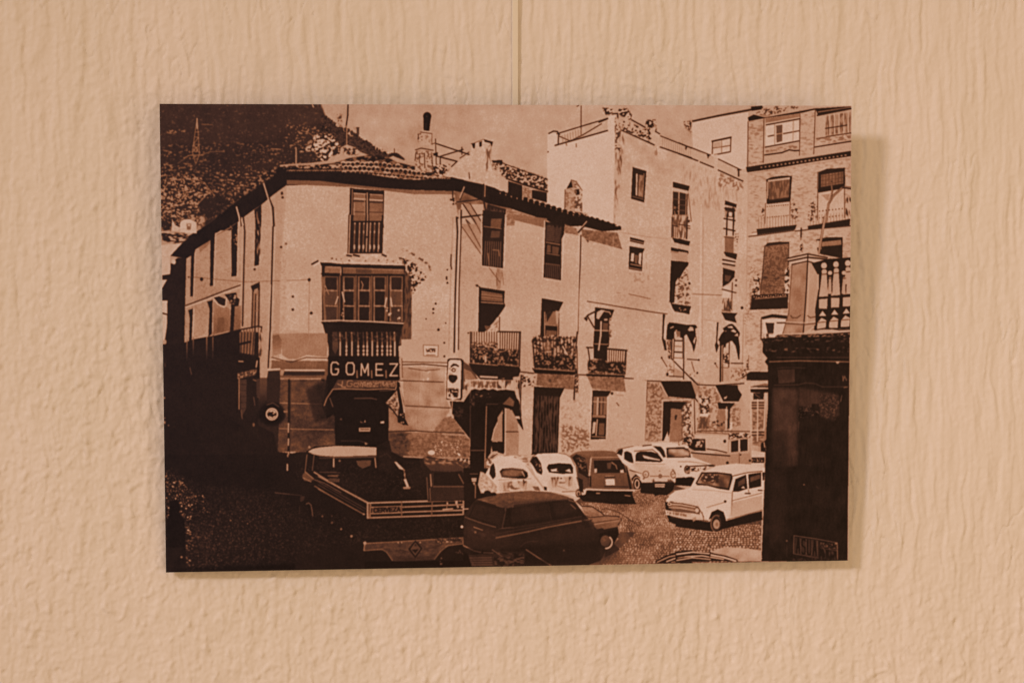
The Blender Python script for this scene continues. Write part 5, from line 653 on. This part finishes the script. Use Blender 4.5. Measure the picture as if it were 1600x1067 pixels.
flow = np.clip(1.35-.45*rough, .55, 1.25)
H = flow*(.075*np.tanh(3.0*st1)+.050*st2+.045*st3)                 # scraped terraces and drag lines
cr = shifted(wnoise(30, 2.8, 16), wob)
H -= .20*flow*np.clip(1-np.abs(cr)/.15, 0, 1)*np.clip(1.6*wnoise(31, 14, 18)-.4, 0, 1)      # thin furrows between strokes
H += rough*(.12*np.maximum(lump-.6, 0)-.11*np.maximum(-lump-1.1, 0)+.055*np.tanh(1.6*lump2)) + .022*fine*(.5+rough)
H += .10*wnoise(29, 60, 80)
RELIEF = 4.0
H -= H.max()                                     # plaster never comes forward of y = 0 by more than its tallest lump
co = np.stack([GX, -(RELIEF*H+.6)*.001, GZ], -1).reshape(-1, 3)
idx = np.arange(NX*NZ).reshape(NZ, NX)
quads = np.stack([idx[:-1, :-1], idx[:-1, 1:], idx[1:, 1:], idx[1:, :-1]], -1).reshape(-1, 4)
me = bpy.data.meshes.new('wall'); me.vertices.add(len(co)); me.vertices.foreach_set('co', co.ravel().astype(np.float32))
me.loops.add(quads.size); me.loops.foreach_set('vertex_index', quads.ravel().astype(np.int32))
me.polygons.add(len(quads)); me.polygons.foreach_set('loop_start', np.arange(0, quads.size, 4, dtype=np.int32)); me.polygons.foreach_set('loop_total', np.full(len(quads), 4, np.int32))
me.update(calc_edges=True); me.polygons.foreach_set('use_smooth', np.ones(len(quads), bool))
wm, nt, b = material('cream_plaster_paint', (.74, .655, .55), .62, .22)
N = nt.nodes; LK = nt.links
tc = N.new('ShaderNodeTexCoord'); mp = N.new('ShaderNodeMapping'); mp.inputs['Scale'].default_value = (1, 1, .35)
LK.new(tc.outputs['Object'], mp.inputs['Vector'])
n1 = N.new('ShaderNodeTexNoise'); n1.inputs['Scale'].default_value = 9; n1.inputs['Detail'].default_value = 5; LK.new(mp.outputs[0], n1.inputs['Vector'])
n2 = N.new('ShaderNodeTexNoise'); n2.inputs['Scale'].default_value = 700; n2.inputs['Detail'].default_value = 3; LK.new(tc.outputs['Object'], n2.inputs['Vector'])
rp = N.new('ShaderNodeValToRGB'); rp.color_ramp.elements[0].position = .3; rp.color_ramp.elements[1].position = .72
rp.color_ramp.elements[0].color = (.715, .632, .545, 1); rp.color_ramp.elements[1].color = (.755, .668, .605, 1)
LK.new(n1.outputs['Fac'], rp.inputs['Fac']); LK.new(rp.outputs['Color'], b.inputs['Base Color'])
bp = N.new('ShaderNodeBump'); bp.inputs['Strength'].default_value = .18; bp.inputs['Distance'].default_value = .0006
LK.new(n2.outputs['Fac'], bp.inputs['Height']); LK.new(bp.outputs['Normal'], b.inputs['Normal'])
me.materials.append(wm)
wall = bpy.data.objects.new('wall', me); COL.objects.link(wall); wall['kind'] = 'structure'
wall['label'] = 'cream plastered wall with vertical trowel ridges and small lumps'

# ---- the panel with the printed picture ----
PWID, PHEI, PTHK = .600, .4018, .0040
PM = Matrix(((0.9999589244299705, 0.004539350643143, -0.007844982383330), (-0.005000000000000, 0.998201851918620, -0.059733263984450), (0.007559725713024, 0.059770055318499, 0.998183546961765)))
panel = bpy.data.objects.new('photo_panel', None); COL.objects.link(panel)
PC = np.array([(-0.3015636800839128, -0.031, 0.1982602597963532), (0.29841167457406936, -0.034, 0.20279609522416786), (0.3015636800839128, -0.010, -0.19826025979635317), (-0.2984116745740694, -0.007, -0.20279609522416783)]).mean(0)
panel.matrix_world = Matrix.Translation(PC) @ PM.to_4x4()
panel['label'] = 'sepia print of an old town square with parked cars, hung leaning from the wall'; panel['category'] = 'picture'

rgb = s2l(np.stack([np.interp(T, LUT_T, LUT_C[:, k]) for k in range(3)], -1)+SHEEN)
# ink reflectance = what the print sends back, over the lamp light that falls on it
ILLUM = np.array([.90, .69, .52]); INK = 1/ILLUM
rgb = np.clip((rgb-.0035)*INK, .002, .92)
img = bpy.data.images.new('print_ink', TW, TH, float_buffer=True); img.colorspace_settings.name = 'Linear Rec.709'
buf = np.ones((TH, TW, 4), np.float32); buf[..., :3] = rgb[::-1]
img.pixels.foreach_set(buf.ravel()); img.update(); img.pack()

pm, nt, b = material('printed_satin_paper', (.5, .4, .3), .50, .11)
N = nt.nodes; LK = nt.links
ti = N.new('ShaderNodeTexImage'); ti.image = img; ti.interpolation = 'Cubic'; ti.extension = 'EXTEND'
LK.new(ti.outputs['Color'], b.inputs['Base Color'])
tc = N.new('ShaderNodeTexCoord'); nw = N.new('ShaderNodeTexNoise'); nw.inputs['Scale'].default_value = 900; nw.inputs['Detail'].default_value = 2
LK.new(tc.outputs['Object'], nw.inputs['Vector'])
bp = N.new('ShaderNodeBump'); bp.inputs['Strength'].default_value = .12; bp.inputs['Distance'].default_value = .0004
LK.new(nw.outputs['Fac'], bp.inputs['Height']); LK.new(bp.outputs['Normal'], b.inputs['Normal'])
hw, hh = PWID/2, PHEI/2
# printed sheet: a gently bowed thin skin, proud of the board
nu, nv = 24, 16; vv = []; ff = []; uv = []
for j in range(nv+1):
    for i in range(nu+1):
        u, v = i/nu, j/nv
        vv.append(((u-.5)*PWID, -.0004, (v-.5)*PHEI)); uv.append((u, v))
for j in range(nv):
    for i in range(nu):
        a = j*(nu+1)+i; ff.append((a, a+1, a+nu+2, a+nu+1))
sheet = mesh_obj('printed_sheet', vv, ff, pm, panel, True)
ul = sheet.data.uv_layers.new(name='print')
for lp in sheet.data.loops: ul.data[lp.index].uv = uv[lp.vertex_index]
fm, _, _ = material('white_foam_board', (.72, .66, .58), .7, .2)
board = mesh_obj('backing_board', *box(-hw+.0002, hw-.0002, 0, PTHK, -hh+.0002, hh-.0002), fm, panel)
bevel(board, .0004)
hm, _, _ = material('grey_steel', (.35, .34, .33), .35, .5); hm.node_tree.nodes['Principled BSDF'].inputs['Metallic'].default_value = .8
# folded bracket glued to the back, which the rod carries and which holds the top off the wall
bv, bf = box(-.022, .022, PTHK, PTHK+.0015, hh-.075, hh-.020)
bk = mesh_obj('hanger_plate', bv, bf, hm, panel); bevel(bk, .0005)
wv, wf = box(-.012, .012, PTHK+.0015, PTHK+.0085, hh-.060, hh-.045)
hk = mesh_obj('hook', wv, wf, hm, panel); bevel(hk, .0008)

# ---- flat hanging rod down the wall, behind the panel's top edge ----
rm, nt, b = material('cream_enamel', (.74, .665, .55), .42, .35)
RX = .0052
rod_root = bpy.data.objects.new('hanging_rod', None); COL.objects.link(rod_root); rod_root.location = (RX, .0006, .62)
rod_root['label'] = 'thin cream hanging rod down the wall above the picture'; rod_root['category'] = 'picture rod'
rod = mesh_obj('rod', *box(-.0027, .0027, -.0009, .0009, -.475, 0), rm, rod_root); bevel(rod, .0006)
